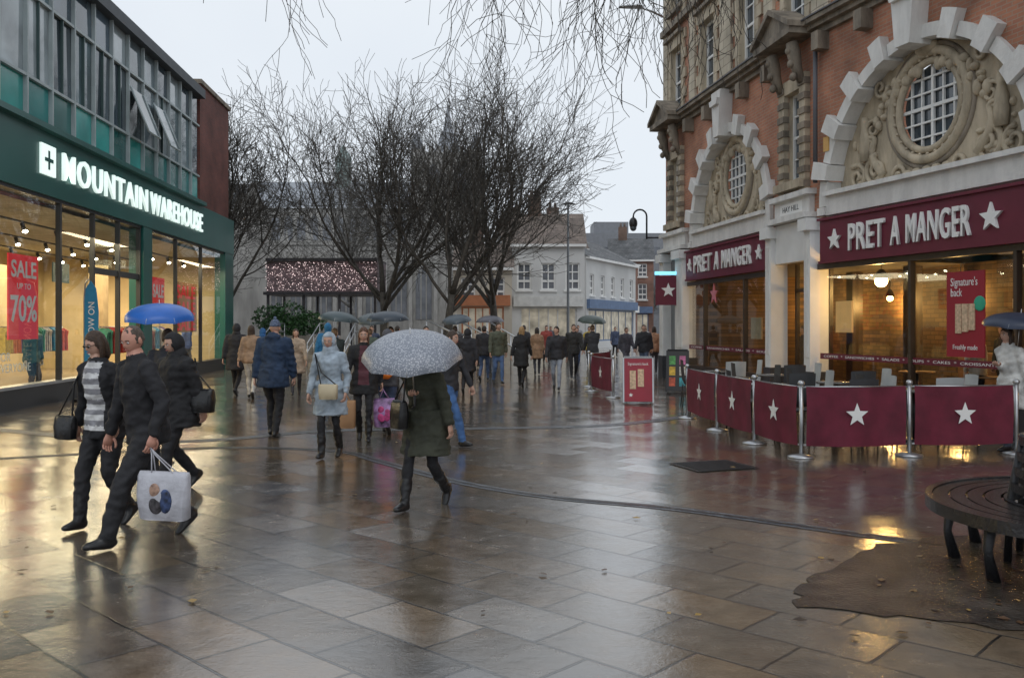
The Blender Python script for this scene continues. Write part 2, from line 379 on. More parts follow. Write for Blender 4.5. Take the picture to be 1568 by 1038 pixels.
    for sg in (-1, 1):
        spiral(ac+sg*1.42, 4.72, .32, 1.6, pi/2, -sg); spiral(ac+sg*1.98, 4.66, .26, 1.4, pi/2, sg, .055)
        spiral(ac+sg*1.5, 5.55, .24, 1.5, -pi/2, sg, .05); spiral(ac+sg*1.28, 6.3, .2, 1.3, 0, sg, .05)
        spiral(ac+sg*.75, 4.52, .2, 1.4, pi, sg, .05)
        pts = [M @ V((ac+sg*(1.2+.55*t+.15*sin(6*t)), 4.6+1.7*t-.9*t*t, c+.05)) for t in [i/10 for i in range(11)]]
        mb.tube(pts, [.09-.05*i/10 for i in range(11)], CREAM, 7)
        for i in range(15):
            t = i/14; ang = radians(8+70*t); R = 1.35+.12*sin(i*2.2)
            mb.ell(M, (ac+sg*R*cos(ang), wz+R*sin(ang)*.75-.25, c+.03), (rr.uniform(.05, .12), rr.uniform(.06, .15), .08), CREAM, 9, 6)
        for i in range(12):
            mb.ell(M, (ac+sg*rr.uniform(1.2, 2.25), rr.uniform(4.35, 5.35), c+.0), (rr.uniform(.05, .13), rr.uniform(.05, .13), .07), CREAM, 9, 6)
        mb.loft([M @ V((ac+sg*1.72, z, c+.06)) for z in (4.95, 5.2, 5.45, 5.62, 5.7, 5.82)], [.13, .16, .13, .06, .09, .03], .08, M.to_3x3() @ V((1, 0, 0)), CREAM, 10)
    mb.ell(M, (ac, 6.72, c+.06), (.28, .14, .12), CREAM)
    for i in range(5): mb.ell(M, (ac-.5+.25*i, 4.5, c+.05), (.11, .09, .1), CREAM, 9, 6)
    mb.box(M, ac-Ri, ac+Ri, 3.97, 4.36, -.27, .1, WHITEST); mb.box(M, ac-Ri+.01, ac+Ri-.01, 4.36, 4.45, -.27, .2, WHITEST)

def upper(mb, M, a0, a1, wins, brick, zc=7.95):
    holes = [(x-.5, x+.5, 8.35, 10.35) for x in wins]+[(x-.5, x+.5, 11.6, 13.3) for x in wins]
    wall(mb, M, a0, a1, zc, TOP, holes, 0.01, brick)
    for h in holes:
        window(mb, M, *h, -.16, 0.008, 2, 4, WHITE, UPGLASS, CREAM, .07, .035)
        for sg in (-1, 1):
            xe = h[0] if sg < 0 else h[1]; z = h[2]-.3; i = 0
            while z < h[3]+.3:
                w = .42 if i % 2 == 0 else .24
                x0, x1 = sorted((xe, xe+sg*w)); mb.box(M, x0, x1, z+.006, z+.294, 0., .07, CREAM); z += .3; i += 1
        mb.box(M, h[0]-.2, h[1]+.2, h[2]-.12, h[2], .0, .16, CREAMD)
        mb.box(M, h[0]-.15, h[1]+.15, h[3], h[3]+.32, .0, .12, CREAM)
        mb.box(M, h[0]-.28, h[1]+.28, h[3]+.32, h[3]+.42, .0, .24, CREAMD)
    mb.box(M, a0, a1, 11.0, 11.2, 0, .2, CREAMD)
def cornice(mb, M, a0, a1, z):
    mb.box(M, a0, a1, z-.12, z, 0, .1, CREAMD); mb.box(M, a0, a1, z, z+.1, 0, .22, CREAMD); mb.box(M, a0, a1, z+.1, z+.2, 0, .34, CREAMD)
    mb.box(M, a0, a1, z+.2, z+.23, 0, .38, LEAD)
def narrow_bay(mb, M, a0, a1, brick):
    ac = (a0+a1)/2
    h = (ac-.36, ac+.36, 4.95, 6.9)
    wall(mb, M, a0, a1, 3.9, 7.95, [h], .0, brick)
    window(mb, M, *h, -.15, -.002, 2, 4, WHITE, UPGLASS, CREAM, .06, .03)
    for x in (ac-.52, ac+.52):
        mb.box(M, x-.14, x+.14, 4.5, 7.2, 0, .12, CREAM)
        for k in range(8): mb.box(M, x-.16, x+.16, 4.7+k*.32, 4.84+k*.32, .0, .15, CREAMD)
        mb.loft([M @ V((x, 7.0, .14)), M @ V((x, 7.3, .24)), M @ V((x, 7.6, .3)), M @ V((x, 7.85, .36))], [.12, .13, .15, .16], [.06, .12, .16, .12], M.to_3x3() @ V((1, 0, 0)), CREAMD, 8)
        for k in range(3): mb.ell(M, (x, 7.1+k*.28, .32+.05*k), (.1, .1, .08), CREAMD, 8, 6)
    mb.box(M, ac-.66, ac+.66, 4.7, 4.88, 0, .26, CREAM)
    mb.box(M, ac-.38, ac+.38, 6.9, 7.2, 0, .12, CREAM)
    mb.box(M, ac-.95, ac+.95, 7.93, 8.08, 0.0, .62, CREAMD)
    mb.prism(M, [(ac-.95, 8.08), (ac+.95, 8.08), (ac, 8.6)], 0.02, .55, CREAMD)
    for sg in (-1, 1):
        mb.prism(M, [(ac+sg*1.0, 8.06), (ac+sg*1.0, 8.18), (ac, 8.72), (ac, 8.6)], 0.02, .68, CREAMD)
    mb.box(M, a0, a1, 4.0, 4.12, 0, .3, WHITEST); mb.box(M, a0+.1, a1-.1, 4.12, 4.5, 0.0, .12, WHITEST); mb.box(M, a0, a1, 4.5, 4.62, 0, .24, WHITEST)

mb = MB()
arch_bay(mb, FAR, -8.25, -2.1, ORF); narrow_bay(mb, FAR, -2.1, -.15, ORF); narrow_bay(mb, FAR, -10.6, -8.25, ORF)
mb.quad(FAR, -.15, 0, 3.9, 7.95, 0, ORF)
arch_bay(mb, NEAR, -.02, 5.95, ORN); narrow_bay(mb, NEAR, 5.95, 8.0, ORN); mb.quad(NEAR, 8, 12, 0, TOP, 0, ORN)
upper(mb, FAR, -10.6, 0, [-9.4, -6.6, -3.8, -1.1], ORF); upper(mb, NEAR, 0, 8., [1.6, 4.3, 6.97], ORN)
for k, (a, b) in enumerate(((-10.6, -10.2), (-8.1, -7.6), (-5.6, -4.8), (-2.7, -2.2), (-.25, 0))):
    mb.box(FAR, a, b, 8.2, TOP, 0, .09, CRB)
for (a, b) in ((0, .4), (2.6, 3.3), (5.5, 5.9)): mb.box(NEAR, a, b, 8.2, TOP, 0, .091, CRB)
cornice(mb, FAR, -10.6, -2.2, 7.95); cornice(mb, FAR, -.2, 0, 7.95); cornice(mb, NEAR, 0, 5.9, 7.95)
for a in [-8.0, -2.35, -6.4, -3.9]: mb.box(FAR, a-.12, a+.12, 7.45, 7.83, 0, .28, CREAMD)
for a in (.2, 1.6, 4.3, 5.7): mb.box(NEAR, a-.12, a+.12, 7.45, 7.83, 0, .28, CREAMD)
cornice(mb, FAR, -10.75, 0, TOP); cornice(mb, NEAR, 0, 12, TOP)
F2 = frame(*(FAR @ V((-10.6, 0, 0))).to_2d(), -.99, -.1425)
wall(mb, F2, -9, 0, 0, TOP, [], 0, ORF)
P = [FAR @ V((-10.8, TOP+.2, .3)), NEAR @ V((12, TOP+.2, .3)), NEAR @ V((12, TOP+3, -6)), FAR @ V((-10.8, TOP+3, -6))]
mb.add(P, [(0, 1, 2, 3)], SLATE)
mb.tube([NEAR @ V((-.0, 4.7, .12)), NEAR @ V((-.0, 7.8, .12))], .05, LEAD); mb.box(NEAR, .28, .46, 5.3, 5.6, 0, .12, mat('alarm_box', (.6, .35, .1), .5))
mb.build('upper_facade', cafe)

mb = MB()
MULW = mat('shopfront_wood', (.045, .03, .022), .4, .3, 4)
def fascia(M, a0, a1, b0=3.02, b1=3.86):
    mb.box(M, a0, a1, b0, b1, .02, .16, BURG); mb.box(M, a0-.04, a1+.04, b1, b1+.05, 0, .21, BURG); mb.box(M, a0-.02, a1+.02, b0-.05, b0, 0, .19, BURG)
fascia(NEAR, .22, 5.85); fascia(FAR, -8.15, -2.3, 3.05, 3.84)
def pil(M, a0, a1):
    mb.box(M, a0, a1, .7, 3.96, -.2, .22, WHITE); mb.box(M, a0-.03, a1+.03, 0, .7, -.22, .25, mat('plinth_dark', (.05, .05, .055), .35, .2, 4))
    mb.box(M, a0-.06, a1+.06, 3.7, 3.96, -.2, .34, WHITE); mb.box(M, a0+.07, a1-.07, 1.0, 3.5, .22, .24, WHITEST)
pil(FAR, -.3, -.02); pil(FAR, -2.3, -2.0); pil(FAR, -9.0, -8.3); pil(FAR, -10.6, -10.2); pil(NEAR, 5.95, 6.3)
mb.box(FAR, -2.0, -.3, 3.1, 3.98, -.1, .1, WHITE)
for M, a0, a1, mul in ((NEAR, .0, 5.95, [1.4*2, 5.2]), (FAR, -8.3, -2.3, [-6.9, -4.0])):
    mb.box(M, a0, a1, 0, .42, -.1, .12, MATS['plinth_dark']); mb.box(M, a0, a1, .42, .5, -.08, .16, MULW)
    mb.quad(M, a0, a1, .5, 2.98, .0, CLEAR)
    for x in mul: mb.box(M, x-.035, x+.035, .5, 2.98, -.05, .06, MULW)
    mb.box(M, a0+.02, a1-.02, .98, 1.1, .006, .012, BURG)
    mb.box(M, a0, a1, 2.86, 2.98, -.05, .07, MULW)
mb.box(FAR, -2.0, -.3, 2.45, 2.53, -.45, -.38, MULW); mb.quad(FAR, -2.0, -.3, 0.1, 3.1, -.42, CLEAR)
for x in (-1.95, -1.15, -.36): mb.box(FAR, x-.04, x+.04, 0, 3.1, -.46, -.38, MULW)
mb.box(FAR, -1.05, -1.02, 1., 1.35, -.38, -.33, STEEL)
mb.box(FAR, -10.2, -9.0, 0, 3.98, -.3, -.05, mat('grey_door', (.18, .19, .2), .5))
mb.build('shopfront', cafe)
s = MB()
text('fascia_lettering', 'PRET', NEAR, 1.22, 2.28, 3.17, 3.70, .161, WHITEL, cafe, .05, .012, 1.08)
text('fascia_lettering', 'A', NEAR, 2.46, 2.70, 3.17, 3.70, .161, WHITEL, cafe, .05, .012)
text('fascia_lettering', 'MANGER', NEAR, 2.88, 4.42, 3.17, 3.70, .161, WHITEL, cafe, .05, .012, 1.1)
text('fascia_lettering', 'PRET', FAR, -7.35, -5.95, 3.2, 3.69, .161, WHITEL, cafe, .05, .012, 1.08)
text('fascia_lettering', 'A', FAR, -5.72, -5.4, 3.2, 3.69, .161, WHITEL, cafe, .05, .012)
text('fascia_lettering', 'MANGER', FAR, -5.16, -3.2, 3.2, 3.69, .161, WHITEL, cafe, .05, .012, 1.1)
for M, a, b, R in ((NEAR, .75, 3.43, .22), (NEAR, 4.85, 3.43, .24), (FAR, -7.75, 3.44, .2), (FAR, -2.75, 3.44, .2)):
    s.prism(M, starpoly(a, b, R), .161, .21, WHITEL)
s.prism(FAR, starpoly(-6.2, 2.55, .3), .01, .03, mat('pink_star', (.6, .2, .25), .5))
s.box(NEAR, 3.7, 4.55, 1.15, 2.6, .01, .03, mat('poster_red', (.30, .012, .03), .5, .05))
s.ell(NEAR, (4.45, 2.05, .035), (.13, .13, .01), mat('badge_green', (.03, .35, .22), .5))
for k in range(3):
    s.box(NEAR, 3.92+k*.15, 4.05+k*.15, 1.55+.03*k, 2.05, .031, .05, mat('sandwich', (.62, .45, .3), .7, .3, 20))
s.build('shopfront_stars', cafe)
text('poster_lettering', "Signature's\nback", NEAR, 3.8, 4.4, 2.18, 2.5, .031, WHITEL, cafe, .005)
text('poster_lettering', "Freshly made", NEAR, 3.85, 4.4, 1.25, 1.36, .031, WHITEL, cafe, .005)
text('window_lettering', "COFFEE  *  SANDWICHES  *  SALADS  *  SOUPS  *  CAKES  *  CROISSANTS  *  BAGUETTES", NEAR, .15, 5.8, 1.015, 1.065, .013, WHITEL, cafe, .003)
text('window_lettering', "COFFEE  *  SANDWICHES  *  SALADS  *  SOUPS", FAR, -8.1, -2.5, 1.015, 1.065, .013, WHITEL, cafe, .003)
text('street_name', "HAY HILL", FAR, -1.55, -.75, 4.24, 4.36, .125, BLACK, cafe, .004)
s = MB(); s.box(FAR, -1.7, -.6, 4.18, 4.42, .12, .124, WHITEL); s.build('street_name_plate', cafe)

# interior
mb = MB()
INB = brickmat('interior_brick', (.22, .13, .055), (.10, .06, .03), (.06, .04, .025), (.2, -.97), .34, .11)
WOOD = mat('interior_wood', (.22, .11, .045), .5, .4, 5)
INF = mat('interior_floor', (.10, .07, .05), .3, .2, 3); CEIL = mat('interior_ceiling', (.10, .08, .06), .8)
for M, a0, a1 in ((NEAR, -1., 8.), (FAR, -8.3, 1.0)):
    D = -4.6
    mb.box(M, a0, a1, 0, 3.3, D-.1, D, INB)
    mb.add([M @ V(p) for p in ((a0, .03, -.1), (a1, .03, -.1), (a1, .03, D), (a0, .03, D))], [(0, 1, 2, 3)], INF)
    mb.add([M @ V(p) for p in ((a0, 3.15, -.05), (a1, 3.15, -.05), (a1, 3.15, D), (a0, 3.15, D))], [(0, 1, 2, 3)], CEIL)
mb.box(NEAR, 7.8, 7.9, 0, 3.3, -4.6, 0, INB); mb.box(FAR, -8.4, -8.3, 0, 3.3, -4.6, -.1, INB)
GLOW = mat('warm_lamp', (1., .60, .2), .5, 0, emit=30)
SHADE = mat('pendant_shade', (.03, .03, .03), .5)
lampspots = [(NEAR, .8, 2.6, -.9, .13), (NEAR, 2.2, 2.45, -4.25, .08), (NEAR, 3.5, 2.45, -4.2, .08), (NEAR, 5.1, 2.5, -4.2, .08), (FAR, -1.4, 2.5, -4.2, .08), (FAR, -4.4, 2.4, -4.2, .08), (FAR, -7.0, 2.4, -3.8, .08)]
for M, a, b, c, r in lampspots:
    mb.ell(M, (a, b, c), (r, r, r), GLOW, 10, 7); mb.tube([M @ V((a, b+.08, c)), M @ V((a, 3.14, c))], .01, SHADE, 5)
    mb.loft([M @ V((a, b+.05, c)), M @ V((a, b+.24, c))], [r*1.6, .04], [r*1.6, .04], (1, 0, 0), SHADE, 12, False)
    li = bpy.data.lights.new('cafe_lamp', 'POINT'); li.energy = 75; li.color = (1, .56, .18); li.shadow_soft_size = .1
    lo = bpy.data.objects.new('cafe_lamp', li); lo.location = M @ V((a, b-.2, c+.05)); scene.collection.objects.link(lo); lo.parent = cafe
for a, w in ((.6, 1.3), (4.3, 1.4)):
    mb.box(NEAR, a, a+w, 0.04, 1.1, -3.6, -3.0, WOOD); mb.box(NEAR, a, a+w, 1.5, 1.55, -4.5, -4.2, WOOD); mb.box(NEAR, a, a+w, 2., 2.05, -4.5, -4.2, WOOD)
rr = random.Random(9)
for k in range(60):
    a = rr.uniform(.6, 5.6); b = rr.choice((1.56, 2.06)); h = rr.uniform(.08, .3); w = rr.uniform(.04, .1)
    mb.box(NEAR, a, a+w, b, b+h, -4.45, -4.3, mat('shelf_item%d' % (k % 5), [(.6, .5, .35), (.5, .1, .08), (.08, .2, .12), (.7, .65, .6), (.1, .07, .05)][k % 5], .5))
for a in (1.5, 3.6, 5.2):
    mb.tube([NEAR @ V((a, .04, -1.2)), NEAR @ V((a, .74, -1.2))], .03, BLACK); mb.loft([NEAR @ V((a, .74, -1.2)), NEAR @ V((a, .77, -1.2))], .35, .35, (1, 0, 0), WOOD, 20)
for a in (1.55, 4.15): mb.box(NEAR, a, a+.35, 0.03, 3.14, -3.9, -3.6, MULW)
for a in (-5.6, -2.8): mb.box(FAR, a, a+.35, 0.03, 3.14, -3.9, -3.6, MULW)
for a in (2.6, 4.7): mb.box(NEAR, a, a+.8, 2.0, 2.7, -4.45, -4.42, mat('menu_board', (.5, .3, .12), .5, emit=.5))
mb.box(FAR, -4.0, -3.2, 1.5, 2.3, -2.5, -2.45, MATS['menu_board'])
mb.box(FAR, -6.4, -5.7, 1.3, 1.9, -1.2, -1.15, mat('pale_board', (.5, .42, .3), .6))
mb.build('interior', cafe)

mb = MB(); SG = frame(4.42, 28.2, 1, 0)
mb.box(SG, 0, .76, 2.3, 3.2, 0, .12, BURG); mb.prism(SG, starpoly(.38, 2.75, .23), .121, .14, WHITEL)
mb.box(SG, -.02, 1.0, 3.23, 3.33, .0, .12, mat('sign_light', (.25, .75, 1.), .5, 0, emit=1.2)); mb.tube([SG @ V((.7, 3.28, .05)), SG @ V((1.05, 3.28, .05))], .02, BLACK)
mb.build('projecting_star_sign')
mb = MB()
mb.tube([(5.06, 30, 4.55), (4.42, 30, 4.55)], .03, BLACK)
arc = [(4.42, 30, 4.5), (4.42, 30, 5.25)]+[(4.2+.22*cos(t), 30, 5.25+.22*sin(t)) for t in [i*pi/8 for i in range(9)]]+[(3.98, 30, 5.2)]
mb.tube(arc, .03, BLACK); mb.ell(I4, (3.98, 30, 5.02), (.14, .14, .2), BLACK); mb.ell(I4, (3.98, 30, 4.88), (.11, .11, .12), UPGLASS)
mb.build('security_camera')
mb = MB()
mb.tube([(5.2, 30.2, 11.75), (4.6, 30.1, 12.0), (4.2, 30, 12.1)], .035, STEEL)
mb.loft([(4.3, 30, 12.1), (4.1, 30, 12.12), (3.8, 30, 12.12), (3.5, 30, 12.1)], [.08, .16, .16, .06], [.05, .06, .05, .03], (0, 1, 0), STEEL, 10)
mb.build('street_light')

# ------------------------------------------------------------------ left building (outdoor clothing shop)
LF = frame(-9.36, 10, -.067, .998)
shop = empty('outdoor_clothing_shop')
mb = MB()
A0, A1 = -2, 26.2
mb.box(LF, A0, A1, 4.45, 5.78, -.3, .12, GREEN); mb.box(LF, A0, 21.6, 5.78, 5.9, -.3, .28, GREEN)
mb.box(LF, A0, A1, 4.38, 4.45, -.3, .05, DARK)
pane_mats = [mat('pane_%d' % i, c, .05, .6, .7, spec=1.) for i, c in enumerate([(.08, .115, .15), (.14, .18, .20), (.055, .08, .10), (.28, .33, .35), (.09, .14, .16)])]
teal = [mat('teal_pane_%d' % i, c, .10, .35, .8, spec=.9) for i, c in enumerate([(.03, .33, .30), (.02, .22, .21), (.06, .42, .39), (.03, .16, .15)])]
rr = random.Random(5); a = A0; i = 0
FRM = mat('green_grey_mullion', (.05, .09, .09), .45, .1)
FRL = mat('pale_mullion', (.36, .42, .43), .45, .1)
while a < 21.2:
    w = min(1.18, 21.4-a)
    mb.quad(LF, a, a+w, 5.9, 6.78, .0, rr.choice(teal))
    for (z0, z1) in ((6.78, 8.5), (8.5, 9.45)):
        t1_, t2_ = rr.gauss(0, .008), rr.gauss(0, .008)
        mb.add([LF @ V(p) for p in ((a, z0, t1_), (a+w, z0, t2_), (a+w, z1, -t1_), (a, z1, -t2_))], [(0, 1, 2, 3)], rr.choice(pane_mats))
    mb.box(LF, a-.03, a+.03, 5.9, 9.45, .0, .09, FRL)
    if rr.random() < .35: mb.box(LF, a+w/2-.02, a+w/2+.02, 6.78, 8.5, .0, .06, FRM)
    a += w; i += 1
for z in (5.92, 6.78, 8.5): mb.box(LF, A0, 21.4, z-.03, z+.03, .001, .08, FRL)
for a in (14.6, 16.5):
    mb.add([LF @ V(p) for p in ((a, 6.9, .55), (a+1.0, 6.9, .55), (a+1., 8.1, .08), (a, 8.1, .08))], [(0, 1, 2, 3)], pane_mats[1])
    mb.tube([LF @ V((a, 6.9, .56)), LF @ V((a+1, 6.9, .56))], .03, FRL, 5)
    for q in (a, a+1): mb.tube([LF @ V((q, 6.9, .56)), LF @ V((q, 8.1, .09))], .03, FRL, 5)
mb.box(LF, A0, 21.5, 9.45, 9.75, -8, .25, mat('roof_edge', (.06, .07, .08), .6))
BRK = brickmat('dark_red_brick', (.20, .06, .045), (.15, .05, .04), (.12, .08, .07), (-.067, .998))
mb.box(LF, 21.55, 25.6, 5.78, 10.0, -6, .05, BRK); mb.box(LF, 21.5, 25.7, 10.0, 10.15, -6, .12, CREAMD)
mb.box(LF, 26.0, 26.2, 0, 5.78, -8, -.301, GREEN)
mb.box(LF, 26.21, 26.3, 5.9, 9.2, -12, -1, BRK)
for a0, a1 in ((-2, -1.6), (15.6, 16.35), (24.9, 26.2)): mb.box(LF, a0, a1, 0, 4.45, -.3, .1, GREEN)
mb.box(LF, A0, 12.2, 0, .42, -.25, .06, DARK); mb.box(LF, 16.35, 24.9, 0, .42, -.25, .06, DARK)
mb.box(LF, A0, 12.2, .42, .48, -.2, .09, STEEL)
mb.quad(LF, -1.6, 12.2, .48, 4.38, .0, CLEAR); mb.quad(LF, 16.35, 24.9, .42, 4.38, .0, CLEAR)
for a in (1.6, 4.9, 10.3, 12.2, 13.9, 15.5, 18.9, 21.8): mb.box(LF, a-.04, a+.04, .42, 4.38, -.06, .05, DARK)
mb.box(LF, 12.2, 15.6, 3.1, 4.38, -.06, -.02, CLEAR); mb.box(LF, 12.2, 15.6, 2.95, 3.1, -.1, .02, DARK)
TAN = mat('shop_interior_wall', (.52, .42, .25), .8, .2, .8)
TF = mat('shop_floor', (.26, .20, .13), .35, .3, 2)
D = -7
mb.box(LF, A0, 26, 0, 4.4, D-.1, D, TAN); mb.box(LF, A0-.1, A0, 0, 4.4, D, -.3, TAN); mb.box(LF, 25.8, 25.95, 0, 4.4, D, -.31, TAN)
mb.add([LF @ V(p) for p in ((A0, .02, 0), (26, .02, 0), (26, .02, D), (A0, .02, D))], [(0, 1, 2, 3)], TF)
mb.add([LF @ V(p) for p in ((A0, 4.3, -.3), (26, 4.3, -.3), (26, 4.3, D), (A0, 4.3, D))], [(0, 1, 2, 3)], mat('shop_ceiling', (.38, .34, .26), .9))
SPOT = mat('shop_spot', (1, .88, .65), .5, 0, emit=40)
TRK = mat('track', (.03, .03, .03), .5)
for c in (-1.2, -3, -4.8):
    mb.box(LF, A0, 25.5, 4.05, 4.09, c-.03, c+.03, TRK)
    for k in range(15):
        a = A0+.6+k*1.8
        mb.loft([LF @ V((a, 4.04, c)), LF @ V((a, 3.86, c+.06))], .05, .05, (1, 0, 0), TRK, 8); mb.ell(LF, (a, 3.85, c+.07), (.06, .04, .06), SPOT, 8, 5)
cols = [(.05, .1, .3), (.35, .04, .04), (.03, .03, .035), (.4, .3, .05), (.04, .2, .15), (.45, .12, .03), (.3, .3, .32), (.1, .05, .2), (.5, .45, .4), (.02, .15, .3)]
gm = [cloth(c) for c in cols]
def garment(M, a, b, c, m, w=.46, h=.75):
    poly = [(c-w/2*.9, b-h), (c+w/2*.9, b-h), (c+w/2*.85, b-.25), (c+w/2, b-.1), (c+.08, b), (c-.08, b), (c-w/2, b-.1), (c-w/2*.85, b-.25)]
    vs = [M @ V((a-.03, y, x)) for x, y in poly]+[M @ V((a+.03, y, x)) for x, y in poly]; n = 8
    mb.add(vs, [tuple(range(n)), tuple(range(2*n-1, n-1, -1))]+[(i, (i+1) % n, n+(i+1) % n, n+i) for i in range(n)], m)
for (a, c, n, b) in [(0, -2.2, 22, 1.55), (4, -2.6, 22, 1.6), (7.2, -1.8, 18, 1.5), (11, -3.2, 16, 1.6), (17, -1.6, 26, 1.6), (20.8, -1.9, 26, 1.6), (0, -6.4, 60, 2.0), (0, -6.4, 60, 3.3), (10, -6.4, 90, 2.0), (10, -6.4, 90, 3.2), (6, -4.5, 40, 1.6), (17, -4.5, 40, 1.6)]:
    mb.tube([LF @ V((a-.1, b+.03, c)), LF @ V((a+n*.11+.1, b+.03, c))], .015, STEEL, 6)
    mr_ = rr.choice(gm)
    for k in range(n):
        if k % 5 == 0: mr_ = rr.choice(gm)
        garment(LF, a+k*.11, b+rr.uniform(-.03, .02), c+rr.uniform(-.04, .04), mr_)
    for q in (a, a+n*.11): mb.tube([LF @ V((q, .03, c)), LF @ V((q, b+.05, c))], .018, STEEL, 6)
for (a, c) in ((2.5, -3.9), (9, -4.0), (14, -4.4), (22.5, -3.8)):
    mb.box(LF, a, a+.5, 0, 4.3, c-.25, c+.25, mat('shop_column', (.35, .27, .16), .7))
for (a, b, c) in ((6.0, 2.9, -3.), (9.5, 3.0, -2.6), (18, 3.0, -3.4)): mb.box(LF, a, a+1.2, b, b+.6, c, c+.03, mat('shop_board', (.03, .1, .12), .5))
mb.build('building_shell', shop)
for k, a in enumerate((3, 13, 22)):
    li = bpy.data.lights.new('shop_ceiling_light', 'AREA'); li.shape = 'RECTANGLE'; li.size = 7.5; li.size_y = 4; li.energy = 680; li.color = (1, .80, .50)
    lo = bpy.data.objects.new('shop_ceiling_light', li); lo.location = LF @ V((a, 3.8, -3.4)); scene.collection.objects.link(lo); lo.parent = shop
mb = MB(); RED = mat('sale_red', (.75, .02, .03), .5, .03, emit=.25)
mb.box(LF, 8.05, 9.35, 1.4, 3.12, -.06, -.03, RED); mb.box(LF, 16.7, 17.9, 2.3, 3.1, -.06, -.03, RED); mb.box(LF, 19.4, 22., 1.45, 3.1, -.2, -.18, mat('sale_board', (.45, .2, .04), .6, .2))
mb.box(LF, 9.05, 9.75, 4.86, 5.5, .125, .17, LITW)
mb.build('sale_posters', shop)
s = MB(); s.box(LF, 9.36, 9.44, 4.98, 5.38, .171, .18, GREEN); s.box(LF, 9.2, 9.6, 5.14, 5.22, .171, .181, GREEN); s.build('logo_cross', shop)
text('lit_lettering', 'MOUNTAIN', LF, 10.1, 15.7, 4.86, 5.48, .14, LITW, shop, .06, .004, 1.15)
text('lit_lettering', 'WAREHOUSE', LF, 16.0, 21.4, 4.86, 5.48, .14, LITW, shop, .06, .004, 1.15)
text('sale_lettering', 'SALE', LF, 8.15, 9.25, 2.65, 3.0, -.028, WHITEL, shop, .005, .02)
text('sale_lettering', 'UP TO', LF, 8.4, 9.0, 2.42, 2.54, -.028, WHITEL, shop, .005, .01)
text('sale_lettering', '70%', LF, 8.12, 9.28, 1.75, 2.3, -.028, WHITEL, shop, .005, .02)
text('sale_lettering', 'SALE\nSALE\nSALE', LF, 19.6, 21.8, 1.5, 3.0, -.178, RED, shop, .005, .02)
text('sale_lettering', 'SALE', LF, 16.8, 17.8, 2.5, 2.9, -.028, WHITEL, shop, .005, .02)
text('window_lettering', 'FOR\nEVERYONE', LF, 7.6, 9.0, .75, 1.15, -.028, WHITEL, shop, .004)

mb = MB(); FB = mat('flag_blue', (.02, .22, .42), .6, .15, 3)
mb.tube([(-9.55, 20.4, 0), (-9.55, 20.4, 2.3), (-9.5, 20.35, 2.62), (-9.38, 20.25, 2.7)], .015, STEEL)
mb.loft([(-9.55, 20.4, 0), (-9.55, 20.4, .05)], .25, .25, (1, 0, 0), BLACK)
pl = [(0, .55), (.34, .6), (.36, 2.0), (.3, 2.5), (.16, 2.68), (.03, 2.5), (0, 2.2)]
mb.prism(frame(-9.54, 20.4, .9, -.2), pl, -.004, .004, FB)
mb.build('feather_flag')
ff = text('flag_lettering', 'SALE NOW ON', frame(-9.54, 20.4, .9, -.2) @ Matrix.Rotation(pi/2, 4, 'Z'), .9, 2.2, -.26, -.1, .006, WHITEL, None, .002)
ff.parent = bpy.data.objects['feather_flag']

